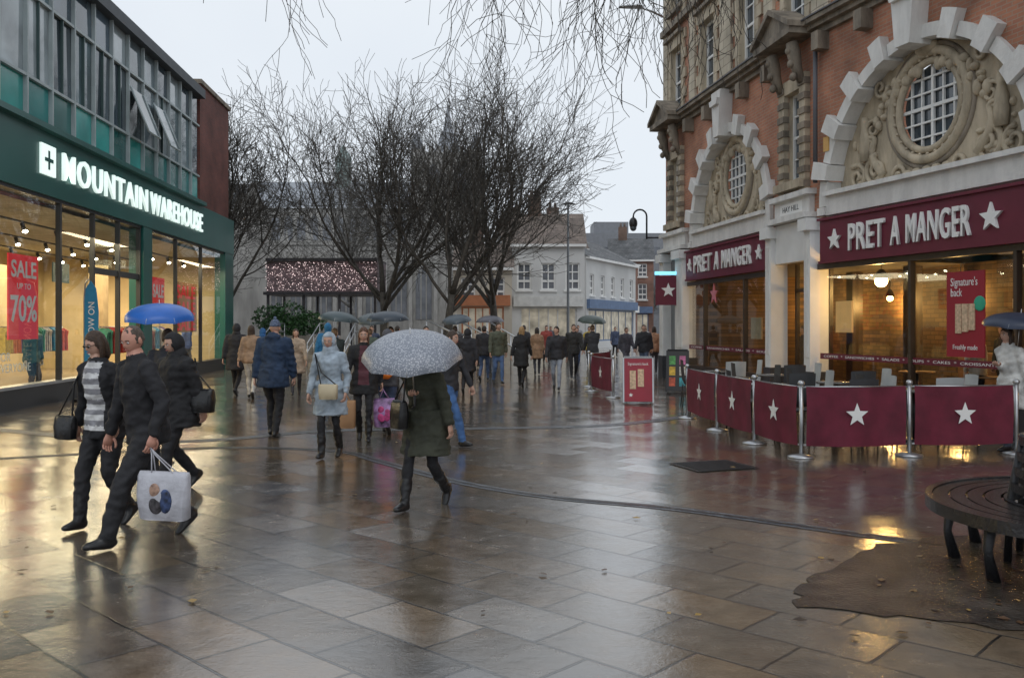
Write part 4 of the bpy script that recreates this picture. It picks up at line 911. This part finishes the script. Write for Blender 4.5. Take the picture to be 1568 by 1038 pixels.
def person(name, X, Y, face, H=1.72, top=(.02, .02, .022), bot=(.02, .02, .022), hairc=(.05, .03, .02), hair='short', hem=None, puff=1., stride=.5, lead='L', wr=None, wl=None,
           skin=None, turn=0, pitch=0, lean=.02, fem=False, vox=.022, shirt=None, slim=1., hood=None, backpack=None, boots=False, belly=0, lift=35, glasses=False, hatc=None, hemw=1., stripes=False, quilt=False, shw=.07):
    skin = skin or SKIN
    k = H/1.75; f = V((face[0], face[1], 0)).normalized(); r = V((f.y, -f.x, 0))
    M = Matrix.Identity(4)
    for i in range(3): M[i][0] = r[i]*k; M[i][1] = f[i]*k; M[i][2] = (0, 0, k)[i]
    M[0][3] = X; M[1][3] = Y
    src = MB(); T = cloth(top); Bm = cloth(bot)
    st = stride; drop = max(0, .84-sqrt(.86**2-(st/2)**2))+.004
    o = V((0, 0, -drop))
    sw = .165 if fem else .188
    hipz = .92
    for sg in (-1, 1):
        isL = sg == -1; front = (lead == 'L') == isL
        if front: A = V((sg*.075, st/2, .085)); p = -radians(6 if st > .3 else 0)
        else:
            p = radians(lift if st > .25 else 0); A = V((sg*.075, -st/2, .13*sin(p)+.08*cos(p)))
        hp = V((sg*.085, 0, hipz))+o
        kn, A = ik(hp, A, .44, .42, V((sg*.05, 1, 0)))
        sm = slim
        src.loft([hp+V((0, 0, .05)), hp.lerp(kn, .3), hp.lerp(kn, .7), kn, kn.lerp(A, .3), kn.lerp(A, .7), A+V((0, 0, .0))],
                 [x*sm for x in (.092, .088, .072, .062, .062, .054, .048)], [x*sm for x in (.10, .094, .076, .066, .068, .058, .056)], (1, 0, 0), Bm, 12)
        if boots: src.loft([kn.lerp(A, .45), kn.lerp(A, .7), A], [.064, .057, .05], [.066, .06, .055], (1, 0, 0), SHOE, 12)
        ff = V((0, cos(p), -sin(p))); uu = V((0, sin(p), cos(p)))
        sec = [(-.07, .02, .03), (-.055, .038, .045), (0, .043, .052), (.065, .046, .042), (.115, .047, .032), (.155, .038, .026), (.172, .015, .015)]
        src.loft([A+ff*q[0]+uu*(-.08+q[2]) for q in sec], [q[1] for q in sec], [q[2] for q in sec], (1, 0, 0), SHOE, 12)
    def c(z): t = max(0, (z-.9)/.6); return V((0, lean*t*3, z))+o
    if fem: prof = [(.82, .13, .10), (.92, .168, .125), (1.0, .158, .118), (1.1, .135, .10), (1.22, .148, .125), (1.33, .158, .12), (1.41, .14, .088), (1.455, .08, .062)]
    else: prof = [(.82, .13, .10), (.92, .162, .118), (1.0, .158, .115+belly), (1.1, .155, .112+belly), (1.22, .17, .122+belly*.6), (1.34, .185, .122), (1.42, .165, .095), (1.465, .09, .068)]
    pf = 1+(puff-1)*.7
    src.loft([c(z) for z, a, b in prof[1:]], [a*pf for z, a, b in prof[1:]], [b*pf for z, a, b in prof[1:]], (1, 0, 0), T, 20)
    src.loft([c(.80), c(.9), c(.98)], [.11, .155, .15], [.10, .115, .11], (1, 0, 0), Bm, 18)
    hz = hem if hem else .82
    zz = [1.05, .95, hz+(1.05-hz)*.3, hz] if hem and hem < .75 else [1.05, .93, hz]
    ws = [.165, .185, .20, .21] if len(zz) == 4 else [.165, .182, .182]
    dd = max(.0, (.8-hz)*.25)*min(1, st*1.6)
    src.loft([c(z)*1.0 for z in zz], [w*pf*hemw for w in ws], [w*.78*pf+(dd if i == len(ws)-1 else 0) for i, w in enumerate(ws)], (1, 0, 0), T, 20)
    hc = c(1.5)+V((0, .012, .118))
    src.loft([c(1.42), c(1.5)+V((0, .005, 0)), hc+V((0, -.005, -.06))], [.062, .055, .052], [.062, .056, .055], (1, 0, 0), skin, 12)
    src.loft([c(1.40), c(1.46), c(1.50)], [.11*pf, .085*pf, .074*pf], [.09, .08, .072], (1, 0, 0), T, 16)
    wrists = []
    for sg, w in ((-1, wl), (1, wr)):
        isL = sg == -1
        if w is None:
            sw_ = .18*min(1, st*1.8)*(1 if (lead == 'R') == isL else -1)
            w = (sg*.27, .06+sw_, .87)
        S = c(1.405)+V((sg*sw, 0, 0)); W = V(w)+o
        E, W = ik(S, W, .29, .255, V((sg*.5, -1, -.25)))
        q = puff*(.88 if fem else 1)
        src.loft([S+V((-sg*.06, 0, .012)), S+V((sg*.0, 0, .0)), S.lerp(E, .35), S.lerp(E, .8), E, E.lerp(W, .35), E.lerp(W, .85), W],
                 [x*q for x in (.05, .068, .062, .054, .053, .052, .044, .040)], [x*q for x in (.055, .07, .064, .057, .055, .052, .042, .037)], (0, 1, 0), T, 12)
        wrists.append((W, (W-E).normalized(), sg))
    if hood is not None or hair == 'hooddown':
        src.loft([c(1.42)+V((0, -.09, 0)), c(1.48)+V((0, -.1, 0)), c(1.53)+V((0, -.06, 0))], [.10, .12, .09], [.04, .05, .03], (1, 0, 0), T, 12)
    if backpack:
        Bk = cloth(backpack); src.loft([c(.93)+V((0, -.2, 0)), c(.98)+V((0, -.21, 0)), c(1.25)+V((0, -.21, 0)), c(1.36)+V((0, -.18, 0))], [.10, .15, .14, .08], [.05, .09, .08, .05], (1, 0, 0), Bk, 14)
    tmp = bpy.data.objects.new('t', src.mesh('t')); scene.collection.objects.link(tmp)
    md = tmp.modifiers.new('r', 'REMESH'); md.mode = 'VOXEL'; md.voxel_size = vox
    sm_ = tmp.modifiers.new('s', 'SMOOTH'); sm_.iterations = 2 if vox > .018 else 4; sm_.factor = .5
    bpy.context.view_layer.update()
    me = bpy.data.meshes.new_from_object(tmp.evaluated_get(bpy.context.evaluated_depsgraph_get()))
    bpy.data.objects.remove(tmp)
    bvh = BVHTree.FromPolygons([V(v) for v in src.v], src.f)
    out = MB()
    sh = cloth(shirt) if shirt else None; STW = cloth((.62, .62, .62))
    sd = V((X*3.1, Y*1.7, 0))
    nv = []
    for vv in me.vertices:
        v = vv.co
        w1 = V((v.x*7, v.y*7, v.z*11+v.x*4))+sd
        q = (1-abs(noise.noise(w1))*2.2)*.012-.006+noise.noise(V((v.x*22, v.y*22, v.z*26))+sd)*.006
        if quilt and .55 < v.z < 1.4: q += .006*abs(sin(v.z*34))
        if v.z < .12: q = 0
        nv.append(v+vv.normal*q)
    out.v = [tuple(M @ v) for v in nv]
    for pl in me.polygons:
        cc = pl.center; loc, no, idx, dist = bvh.find_nearest(cc)
        mm = src.mats[src.m[idx]] if idx is not None else T
        if shirt and mm == T and cc.y > .02 and .86 < cc.z < 1.45 and abs(cc.x) < shw+.05*(1.2-cc.z):
            mm = (STW if int(cc.z/.045) % 2 else sh) if stripes else sh
        out.f.append(tuple(pl.vertices)); out.m.append(out.mi(mm)); out.sm.append(True)
    bpy.data.meshes.remove(me)
    for W, d, sg in wrists:
        hand(out, M, W, (d+V((0, 0, -.25))).normalized(), V((-sg, 0, 0)) if abs(d.z) > .5 else V((0, 0, 1)), sg, skin, .75)
    HM = M @ Matrix.Translation(hc+V((0, .01, -.005))) @ Matrix.Rotation(radians(turn), 4, 'Z') @ Matrix.Rotation(radians(-pitch), 4, 'X') @ Matrix.Scale(.96, 4)
    fine = vox < .019
    def hf(d):
        x, y, z = d; px = x*.074; py = y*.093; pz = z*.114
        if z < 0:
            px *= 1-.33*(-z)**1.6
            if y < 0: py *= 1-.45*(-z)
            else: py *= 1+.02*(-z)
        if y > 0:
            py *= .93
            py += .026*exp(-(x/.12)**2)*max(0, 1-abs(z+.2)/.22)*y
            py += .005*exp(-((z-.14)/.08)**2)*y
            py -= .009*exp(-((abs(x)-.36)/.17)**2-((z-.0)/.1)**2)
            py += .006*exp(-(x/.25)**2-((z+.52)/.09)**2)
            py += .008*exp(-(x/.3)**2-((z+.88)/.15)**2)
        return V((px, py, pz))
    out.ell(HM, (0, 0, 0), None, skin, 36 if fine else 18, 28 if fine else 14, hf)
    if fine:
        for sg in (-1, 1):
            out.ell(HM, (sg*.029, .078, .001), (.0135, .008, .0075), EYEW, 8, 6); out.ell(HM, (sg*.029, .0845, .001), (.006, .003, .006), EYED, 8, 6)
            out.loft([HM @ V((sg*.014, .087, .018)), HM @ V((sg*.03, .086, .023)), HM @ V((sg*.046, .077, .018))], .003, .003, (0, 0, 1), cloth(hairc), 6)
        out.loft([HM @ V((-.023, .082, -.058)), HM @ V((-.008, .091, -.056)), HM @ V((.008, .091, -.056)), HM @ V((.023, .082, -.058))], [.002, .005, .005, .002], [.002, .005, .005, .002], (0, 0, 1), LIP, 6)
    for sg in (-1, 1): out.ell(HM, (sg*.074, -.005, -.008), (.012, .02, .032), skin, 8, 6)
    if glasses:
        for sg in (-1, 1): out.ell(HM, (sg*.031, .094, .0), (.022, .004, .014), EYED, 10, 6)
        out.tube([HM @ V((-.072, .02, .005)), HM @ V((-.055, .09, .005)), HM @ V((.055, .09, .005)), HM @ V((.072, .02, .005))], .0025, EYED, 5)
    HC = mat('hair_%d_%d' % (int(hairc[0]*1000), int(hairc[2]*1000)), hairc, .5, .5, 60, .6, 120)
    def hairfn(sc, line=.42, side=.0):
        def fn(d):
            x, y, z = d
            lim = line-.35*abs(x)
            inside = y > .1 and z < lim
            low = z < -.35+side
            s_ = .9 if (inside and abs(x) < .86) or (low) else sc*(1+.035*noise.noise(V((x*5, y*5, z*3))+sd))
            return V((x*.074*s_, y*.093*s_*(1.0 if y < 0 else .97), z*.114*s_))
        return fn
    if hair in ('short', 'long', 'bob', 'bald'):
        if hair == 'bald': out.ell(HM, (0, -.007, -.001), None, HC, 44, 36, hairfn(1.035, .72, .16))
        else: out.ell(HM, (0, -.006, .004), None, HC, 36 if fine else 18, 28 if fine else 14, hairfn(1.08, .5, -.1))
    if hair in ('long', 'bob'):
        L = -.28 if hair == 'long' else -.16
        out.loft([HM @ V((0, -.04, .06)), HM @ V((0, -.055, -.02)), HM @ V((0, -.056, -.12)), HM @ V((0, -.05, L))], [.062, .072, .070, .042], [.046, .042, .034, .02], M.to_3x3() @ V((1, 0, 0)), HC, 12)
        for sg in (-1, 1):
            out.loft([HM @ V((sg*.058, -.005, .07)), HM @ V((sg*.072, -.01, -.02)), HM @ V((sg*.068, .0, -.11)), HM @ V((sg*.055, .01, L+.02))], [.015, .017, .018, .008], [.03, .03, .026, .012], M.to_3x3() @ V((1, 0, 0)), HC, 8)
    if hair == 'hood':
        HDm = cloth(hood or top)
        def hd(d):
            x, y, z = d; ins = y > .45 and z < .62 and z > -.75 and abs(x) < .75
            s_ = .8 if ins else 1.26
            return V((x*.078*s_*1.02, y*.098*s_*(1.0 if y < 0 else .93), z*.116*(s_ if ins else 1.16)))
        out.ell(HM, (0, -.012, -.01), None, HDm, 36, 28, hd)
        out.loft([HM @ V((0, -.02, -.07)), HM @ V((0, -.03, -.13)), HM @ V((0, -.03, -.19))], [.085, .095, .12], [.09, .09, .09], M.to_3x3() @ V((1, 0, 0)), HDm, 14)
    if hair == 'hat':
        HT = mat('patterned_knit', (.10, .13, .20), .9, .9, 60) if hatc else cloth(top)
        out.ell(HM, (0, -.008, .02), None, HT, 24, 18, lambda d: V((d.x*.084, d.y*.102, d.z*.115)) if d.z > .0 else V((d.x*.074, d.y*.09, d.z*.02)))
        out.ell(HM, (0, -.01, .145), (.028, .028, .028), HT, 10, 8)
    ob = out.build(name)
    return ob, M, wrists

def umbrella(name, apex, axis, R, m, grip=.75, h=.24, ribs=8):
    mb = MB(); ax = V(axis).normalized(); s_ = ax.cross(V((0, 1, 0.01))).normalized(); u = ax.cross(s_); A = V(apex); n = ribs*6; vs = []
    J = 9
    for j in range(1, J+1):
        t = j/J
        for i in range(n):
            w = 2*pi*i/n; ph = (i % 6)/6; sc = abs(sin(pi*ph)); rr_ = R*sin(t*pi/2*.98)**.95*(1-.06*sc*t*t)
            vs.append(A-ax*(h*(1-cos(t*pi/2))*1.02+.02*sc*sin(pi*t)*R*.6-.012*sc*t*R*2)+s_*rr_*cos(w)+u*rr_*sin(w))
    vs.append(A); c = len(vs)-1
    fs = [(j*n+i, j*n+(i+1) % n, (j+1)*n+(i+1) % n, (j+1)*n+i) for j in range(J-1) for i in range(n)]+[(c, (i+1) % n, i) for i in range(n)]
    mb.add(vs, fs, m, True)
    for i in range(ribs):
        idx = [j*n+i*6 for j in range(J)]; mb.tube([A-ax*.004]+[V(vs[q])-ax*.004 for q in idx], .003, STEEL, 4)
        mb.tube([A-ax*h*1.1, V(vs[5*n+i*6])-ax*.006], .0025, STEEL, 4)
    mb.tube([A+ax*.05, A-ax*grip], .006, STEEL, 6)
    mb.tube([A-ax*(grip-.04), A-ax*(grip+.1), A-ax*(grip+.13)+s_*.03], .013, BLACK, 8)
    return mb.build(name)

def bag(name, c, w, h, d, face, m, hand=None, strap=None, m2=None):
    mb = MB(); f = V((face[0], face[1], 0)).normalized(); r = V((f.y, -f.x, 0)); C = V(c)
    L_ = [(0, .86, .8), (.04, .95, 1.0), (.5, 1.0, 1.1), (.9, 1., .7), (1., .99, .35)]
    nseg = 24; vs = []
    for j, q in enumerate(L_):
        for i in range(nseg):
            t = 2*pi*i/nseg; cx_, sy = cos(t), sin(t)
            e_ = .45
            px = abs(cx_)**e_*(1 if cx_ > 0 else -1)*w/2*q[1]; py = abs(sy)**e_*(1 if sy > 0 else -1)*d/2*q[2]
            wob = .012*sin(i*1.7+j*2.1)*(1 if 0 < j < 4 else .4)*min(1, w/.3)
            vs.append(C+r*px+f*(py+wob)+V((0, 0, h*(q[0]-.5))))
    n = nseg
    mb.add(vs, [(j*n+i, j*n+(i+1) % n, (j+1)*n+(i+1) % n, (j+1)*n+i) for j in range(4) for i in range(n)]+[tuple(range(n)), tuple(range(4*n, 5*n))], m, True)
    if m2:
        mm2 = m2 if isinstance(m2, (list, tuple)) else [m2, m2, m2]
        for kk, (sx, sz, a_, b_) in enumerate(((-.05, -.03, .055, .09), (.04, .045, .045, .055), (.03, -.06, .06, .07))):
            Mx = Matrix.Identity(4)
            for i in range(3): Mx[i][0] = r[i]; Mx[i][1] = f[i]; Mx[i][2] = (0, 0, 1)[i]
            Mx.translation = C+r*sx+V((0, 0, sz))+f*(d*.53)
            mb.ell(Mx, (0, 0, 0), (a_, .013, b_), mm2[kk], 12, 8)
    top = C+V((0, 0, h*.48))
    if hand is not None:
        Hd = V(hand)
        for s_ in (-1, 1):
            mb.tube([top-r*w*.22+f*s_*d*.2, (top-r*w*.12).lerp(Hd, .7)+f*s_*.01, Hd, (top+r*w*.12).lerp(Hd, .7)+f*s_*.01, top+r*w*.22+f*s_*d*.2], .005, m, 6)
    if strap is not None:
        mb.tube([top-r*w*.4]+[V(p) for p in strap]+[top+r*w*.4], .008, BLACK, 6)
    return mb.build(name)

BK = (.014, .014, .017)
NF = .0125
fc = (-.70, -.71)
man = person('man_with_shopping_bag', -2.86, 7.2, fc, 1.78, BK, (.018, .018, .021), (.085, .062, .048), 'bald', None, 1.10, .70, 'L', wl=(-.30, .10, .90), wr=(.26, .20, .86), skin=SKIN2, turn=20, pitch=18, lean=.035, vox=NF, belly=.03, slim=1.15, lift=38)
woman = person('woman_in_striped_top', -3.43, 7.72, (-.40, -.92), 1.68, BK, (.018, .018, .021), (.05, .028, .016), 'bob', .80, 1.10, .42, 'R', wl=(-.27, .14, .92), wr=(.28, .05, .88), turn=-12, pitch=16, lean=.03, fem=True, vox=NF, shirt=(.24, .24, .26), stripes=True, belly=.02, glasses=True, slim=1.05, boots=True, shw=.10)
def whand(p, side):
    M, w = p[1], p[2]; W, d, sg = w[0 if side == 'L' else 1]; return M @ (W+d*.08)
hp = whand(man, 'L')
PB = [mat('bag_print_blue', (.03, .05, .12), .6, .9, 25), mat('bag_print_skin', (.35, .22, .16), .6, .5, 25), mat('bag_print_dark', (.05, .045, .05), .6, .9, 25)]
bag('shopping_bag', hp+V((.12, -.03, -.36)), .42, .36, .12, (-.25, -1), mat('white_plastic_bag', (.46, .46, .50), .4, .15, 6, .9, 10), hand=hp, m2=PB)
bag('handbag', (-3.74, 7.66, .84), .2, .2, .09, (-.4, -.9), SHOE, strap=[(-3.68, 7.68, 1.2), (-3.60, 7.70, 1.38)])
person('person_in_black_hooded_coat', -3.42, 9.4, (-.6, -.8), 1.66, (.012, .012, .014), BK, hair='hood', hem=.72, puff=1.3, stride=.5, turn=-5, pitch=15, vox=.015, quilt=True)
bag('handbag', (-3.14, 9.28, .93), .26, .24, .12, (-.4, -1), SHOE, strap=[(-3.20, 9.32, 1.2), (-3.24, 9.34, 1.36)])
uw = person('woman_with_grey_umbrella', -.80, 8.5, (-.45, -.9), 1.60, (.042, .045, .030), BK, (.06, .035, .02), 'long', .58, 1.28, .56, 'R', wr=(-.02, .27, 1.20), wl=(-.30, .02, .86), turn=0, pitch=25, lean=.04, fem=True, vox=NF, slim=.88, boots=True, lift=55, hemw=1.05, quilt=True)
uh = whand(uw, 'R')
def umat():
    m, nt, p, N, L = newmat('grey_patterned_umbrella_fabric'); tc = N.new('ShaderNodeTexCoord')
    vo = N.new('ShaderNodeTexVoronoi'); vo.inputs['Scale'].default_value = 62; L.new(tc.outputs['Object'], vo.inputs['Vector'])
    cr = N.new('ShaderNodeValToRGB'); cr.color_ramp.elements[0].position = .2; cr.color_ramp.elements[1].position = .55
    cr.color_ramp.elements[0].color = (.46, .48, .52, 1); cr.color_ramp.elements[1].color = (.20, .22, .26, 1); L.new(vo.outputs['Distance'], cr.inputs[0]); L.new(cr.outputs[0], p.inputs['Base Color'])
    p.inputs['Roughness'].default_value = .4; return m
ax = V((-.03, -.30, .95)).normalized()
umbrella('grey_patterned_umbrella', uh+V((.02, -.01, 0))+ax*.56, ax, .45, umat(), .58, .24)
bag('handbag', (-1.03, 8.35, .88), .2, .26, .1, (-.8, -.6), SHOE, strap=[(-.98, 8.38, 1.2), (-.92, 8.4, 1.33)])
person('woman_in_pale_blue_raincoat', -2.32, 11.7, (-.12, -1), 1.63, (.32, .38, .44), BK, hair='hood', hood=(.34, .40, .46), hem=.60, puff=1.15, stride=.34, lead='R', wr=(.27, .12, .88), wl=(-.25, .14, .9), fem=True, vox=.014, slim=.85, boots=True, pitch=12, lift=25, hemw=1.05)
bag('crossbody_bag', (-2.30, 11.44, .86), .24, .19, .1, (-.12, -1), mat('cream_leather', (.5, .42, .28), .5), strap=[(-2.4, 11.5, 1.1), (-2.5, 11.6, 1.33)])
person('man_in_navy_coat', -3.63, 13.9, (.1, 1), 1.80, (.016, .035, .075), BK, hair='hat', hatc=(.06, .09, .16), hem=.74, puff=1.25, stride=.25, vox=.016, slim=1.08, hood=(.016, .035, .075), quilt=True)
bw = person('woman_carrying_bags', -2.17, 13.4, (.12, -1), 1.69, (.014, .014, .016), BK, (.10, .045, .025), 'long', .72, 1.1, .3, 'L', fem=True, vox=.016, slim=.85, boots=True, shirt=(.1, .03, .04), pitch=5)
h1 = whand(bw, 'R'); h2 = whand(bw, 'L')
bag('paper_bag', h1+V((0.02, -.05, -.36)), .3, .4, .12, (0, -1), mat('brown_paper', (.36, .20, .10), .8, .1, 4, .3, 10), hand=h1)
bag('striped_carrier_bag', h2+V((.03, -.03, -.36)), .32, .42, .14, (0, -1), mat('purple_bag', (.30, .17, .34), .5, .9, 9), hand=h2, m2=mat('pink_print', (.5, .06, .2), .5, .5, 20))
person('person_with_orange_backpack', -1.95, 14.2, (.1, 1), 1.66, (.08, .08, .09), (.05, .07, .13), hair='hood', hem=.8, stride=.4, backpack=(.85, .20, .02), puff=1.1, vox=.02)
person('person_in_jeans', -.90, 12.9, (.8, -.5), 1.68, (.03, .03, .035), (.05, .12, .28), hair='short', hem=.85, stride=.62, lead='R', vox=.018)
p9 = person('person_with_blue_umbrella', -4.25, 11.2, (.1, 1), 1.68, (.02, .022, .03), BK, hair='short', stride=.4, wr=(.08, .26, 1.22), vox=.022)
BU = mat('blue_umbrella_fabric', (.02, .13, .50), .35, .15, 4)
umbrella('blue_umbrella', (-4.36, 11.3, 1.96), (.03, -.14, 1), .43, BU, .68, .2)
crowd = [
 (-6.66, 22, (.1, 1), 1.76, (.02, .02, .024), BK, 'hood', .62, None), (-6.0, 21, (-.1, 1), 1.68, (.30, .20, .13), (.5, .48, .45), 'long', .85, None),
 (-5.2, 22, (.2, -1), 1.66, (.42, .33, .25), (.05, .05, .06), 'long', .6, None), (-4.75, 23.5, (0, 1), 1.75, (.02, .14, .30), (.06, .07, .1), 'hood', .8, None),
 (-.41, 26.2, (.3, -1), 1.74, (.09, .10, .07), (.08, .14, .28), 'short', .8, None), (-.85, 27.6, (.2, 1), 1.7, (.02, .02, .025), (.06, .10, .2), 'short', .8, None),
 (.25, 25, (.2, 1), 1.7, (.015, .015, .017), BK, 'blond', .6, None), (1.16, 23.8, (-.1, -1), 1.74, (.03, .03, .035), (.26, .29, .34), 'short', .85, None),
 (.85, 31, (0, 1), 1.7, (.28, .17, .10), (.05, .05, .06), 'long', .6, None), (1.95, 29, (0, -1), 1.75, (.03, .03, .03), BK, 'short', .8, None),
 (2.62, 29.7, (0, 1), 1.7, (.04, .04, .045), BK, 'short', .7, (.05, .07, .06)),
 (4.1, 33, (.3, -1), 1.72, (.08, .08, .10), (.1, .1, .12), 'short', .8, None), (4.45, 30.8, (-.3, -1), 1.7, (.03, .03, .035), (.07, .09, .14), 'short', .8, None),
 (4.95, 31.8, (.1, 1), 1.7, (.45, .25, .15), (.08, .08, .1), 'long', .8, None), (-4.0, 20.5, (.2, 1), 1.68, (.02, .03, .03), BK, 'short', .7, (.05, .075, .085)),
 (-2.7, 20.5, (-.1, -1), 1.7, (.05, .05, .05), BK, 'short', .7, (.035, .05, .07)), (-1.75, 28, (0, 1), 1.68, (.05, .05, .06), BK, 'short', .8, (.06, .08, .10)),
 (-3.4, 27, (.1, 1), 1.7, (.36, .04, .05), BK, 'short', .8, None), (-2.2, 23.5, (0, -1), 1.72, (.45, .45, .46), (.06, .07, .1), 'long', .8, None), (-4.6, 30, (.1, -1), 1.75, (.05, .07, .12), BK, 'short', .8, None),
 (-1.3, 36, (.1, 1), 1.66, (.35, .3, .25), BK, 'long', .7, None), (1.5, 40, (.1, -1), 1.7, (.3, .06, .05), BK, 'short', .7, None), (3.2, 38, (.1, -1), 1.64, (.5, .38, .08), BK, 'short', .7, None), (3.6, 50, (.1, -1), 1.7, (.3, .3, .32), BK, 'short', .7, None),
 (-6.4, 33, (.4, -1), 1.6, (.32, .28, .26), BK, 'long', .7, None), (2.2, 52, (.1, -1), 1.7, (.1, .1, .12), BK, 'short', .7, None), (5.4, 48, (.1, -1), 1.7, (.06, .08, .14), BK, 'short', .7, None),
 (-7.4, 27, (.3, 1), 1.7, (.02, .10, .28), (.05, .06, .1), 'hood', .8, None), (-3.9, 25, (.1, 1), 1.62, (.10, .13, .10), BK, 'short', .75, (.07, .09, .10)), (-1.1, 22.5, (.1, 1), 1.72, (.02, .02, .025), BK, 'hood', .6, None),
 (-.7, 31, (-.1, -1), 1.66, (.05, .06, .10), (.1, .12, .16), 'short', .8, (.10, .10, .12)), (.45, 35, (.1, 1), 1.7, (.03, .03, .035), BK, 'short', .6, None), (2.4, 34, (.1, -1), 1.68, (.12, .12, .13), (.05, .08, .16), 'short', .8, None), (5.5, 38, (.1, -1), 1.68, (.5, .48, .45), BK, 'long', .7, None),
]
rr = random.Random(33)
for i, (x, y, fcx, H, tp, bt, hr, hem, um) in enumerate(crowd):
    hcx = (.35, .22, .10) if hr == 'blond' else rr.choice([(.03, .02, .015), (.08, .05, .03), (.05, .03, .02), (.18, .11, .06)])
    nm = 'pedestrian_woman' if hr in ('long', 'blond') else 'pedestrian'
    pp = person(nm, x, y, fcx, H*rr.uniform(.95, 1.03), tp, bt, hcx, {'blond': 'long'}.get(hr, hr), hem, rr.uniform(1.05, 1.25), rr.uniform(.3, .62), rr.choice('LR'), wr=(.05, .25, 1.2) if um else None, fem=hr in ('long', 'blond'), vox=.026 if y < 30 else .034, slim=.95, turn=rr.uniform(-20, 20))
    if um:
        h_ = whand(pp, 'R'); umbrella('dark_umbrella', (h_.x, h_.y, 2.0), (rr.uniform(-.12, .12), rr.uniform(-.25, .0), 1), .47, mat('umb_%d' % i, um, .4), .75, .22)
pe = person('person_in_white_coat', 6.72, 12.3, (-1, -.3), 1.7, (.55, .55, .53), (.06, .07, .1), hair='long', hem=.6, puff=1.15, stride=.3, wr=(-.02, .25, 1.2), fem=True, vox=.018)
umbrella('dark_umbrella', (6.85, 12.3, 1.86), (.05, -.1, 1), .48, mat('umb_navy', (.02, .03, .06), .4), .72, .2)
q = NEAR @ V((3.3, 0, -1.0)); person('cafe_customer', q.x, q.y, (-.3, 1), 1.68, (.45, .42, .38), BK, hair='long', stride=.1, fem=True, vox=.024)
q = NEAR @ V((1.9, 0, -3.0)); person('barista', q.x, q.y, (-1, -.2), 1.72, (.03, .03, .03), BK, hair='short', stride=.1, vox=.024)
q = FAR @ V((-3.1, 0, -1.2)); person('cafe_customer', q.x, q.y, (-1, -.2), 1.7, (.02, .02, .025), BK, hair='short', stride=.1, vox=.024)
for a, tp in ((11.0, (.05, .12, .12)), (19, (.2, .03, .03)), (23.2, (.04, .08, .25))):
    q = LF @ V((a, 0, -.9)); person('shop_mannequin', q.x, q.y, (1, -.2), 1.8, tp, (.04, .04, .05), hair='none', skin=mat('mannequin', (.55, .53, .5), .5), stride=.05, puff=1.2, vox=.024)

# ------------------------------------------------------------------ world, sun, camera
w = bpy.data.worlds.new('World'); scene.world = w; w.use_nodes = True
N = w.node_tree.nodes; L = w.node_tree.links; bg = N['Background']
sk = N.new('ShaderNodeTexSky'); sk.sky_type = 'NISHITA'; sk.sun_disc = False; sk.sun_elevation = radians(50); sk.sun_rotation = radians(200)
tc = N.new('ShaderNodeTexCoord'); nz = N.new('ShaderNodeTexNoise'); nz.inputs['Scale'].default_value = 1.6; nz.inputs['Detail'].default_value = 5; L.new(tc.outputs['Generated'], nz.inputs['Vector'])
cl = N.new('ShaderNodeMix'); cl.data_type = 'RGBA'; cl.inputs[6].default_value = (7.5, 8.15, 9.0, 1); cl.inputs[7].default_value = (8.9, 9.4, 9.9, 1)
mr = N.new('ShaderNodeMapRange'); mr.inputs[1].default_value = .3; mr.inputs[2].default_value = .7; L.new(nz.outputs[0], mr.inputs[0]); L.new(mr.outputs[0], cl.inputs[0])
mx = N.new('ShaderNodeMix'); mx.data_type = 'RGBA'; mx.inputs[0].default_value = .94; L.new(sk.outputs[0], mx.inputs[6]); L.new(cl.outputs[2], mx.inputs[7])
L.new(mx.outputs[2], bg.inputs[0]); bg.inputs[1].default_value = .1
sl = bpy.data.lights.new('sun', 'SUN'); sl.energy = .5; sl.angle = radians(30); sl.color = (1, .98, .95)
so = bpy.data.objects.new('sun', sl); scene.collection.objects.link(so); so.rotation_euler = (radians(38), radians(8), 0)
cam = bpy.data.cameras.new('Camera'); co = bpy.data.objects.new('Camera', cam); scene.collection.objects.link(co)
co.location = (0, 0, 1.7); co.rotation_euler = (radians(90), 0, 0); cam.lens = 32.14; cam.sensor_width = 36; cam.shift_y = -.014; cam.clip_end = 2000; cam.clip_start = .1
scene.camera = co
scene.view_settings.view_transform = 'Standard'; scene.view_settings.look = 'None'; scene.view_settings.exposure = 0
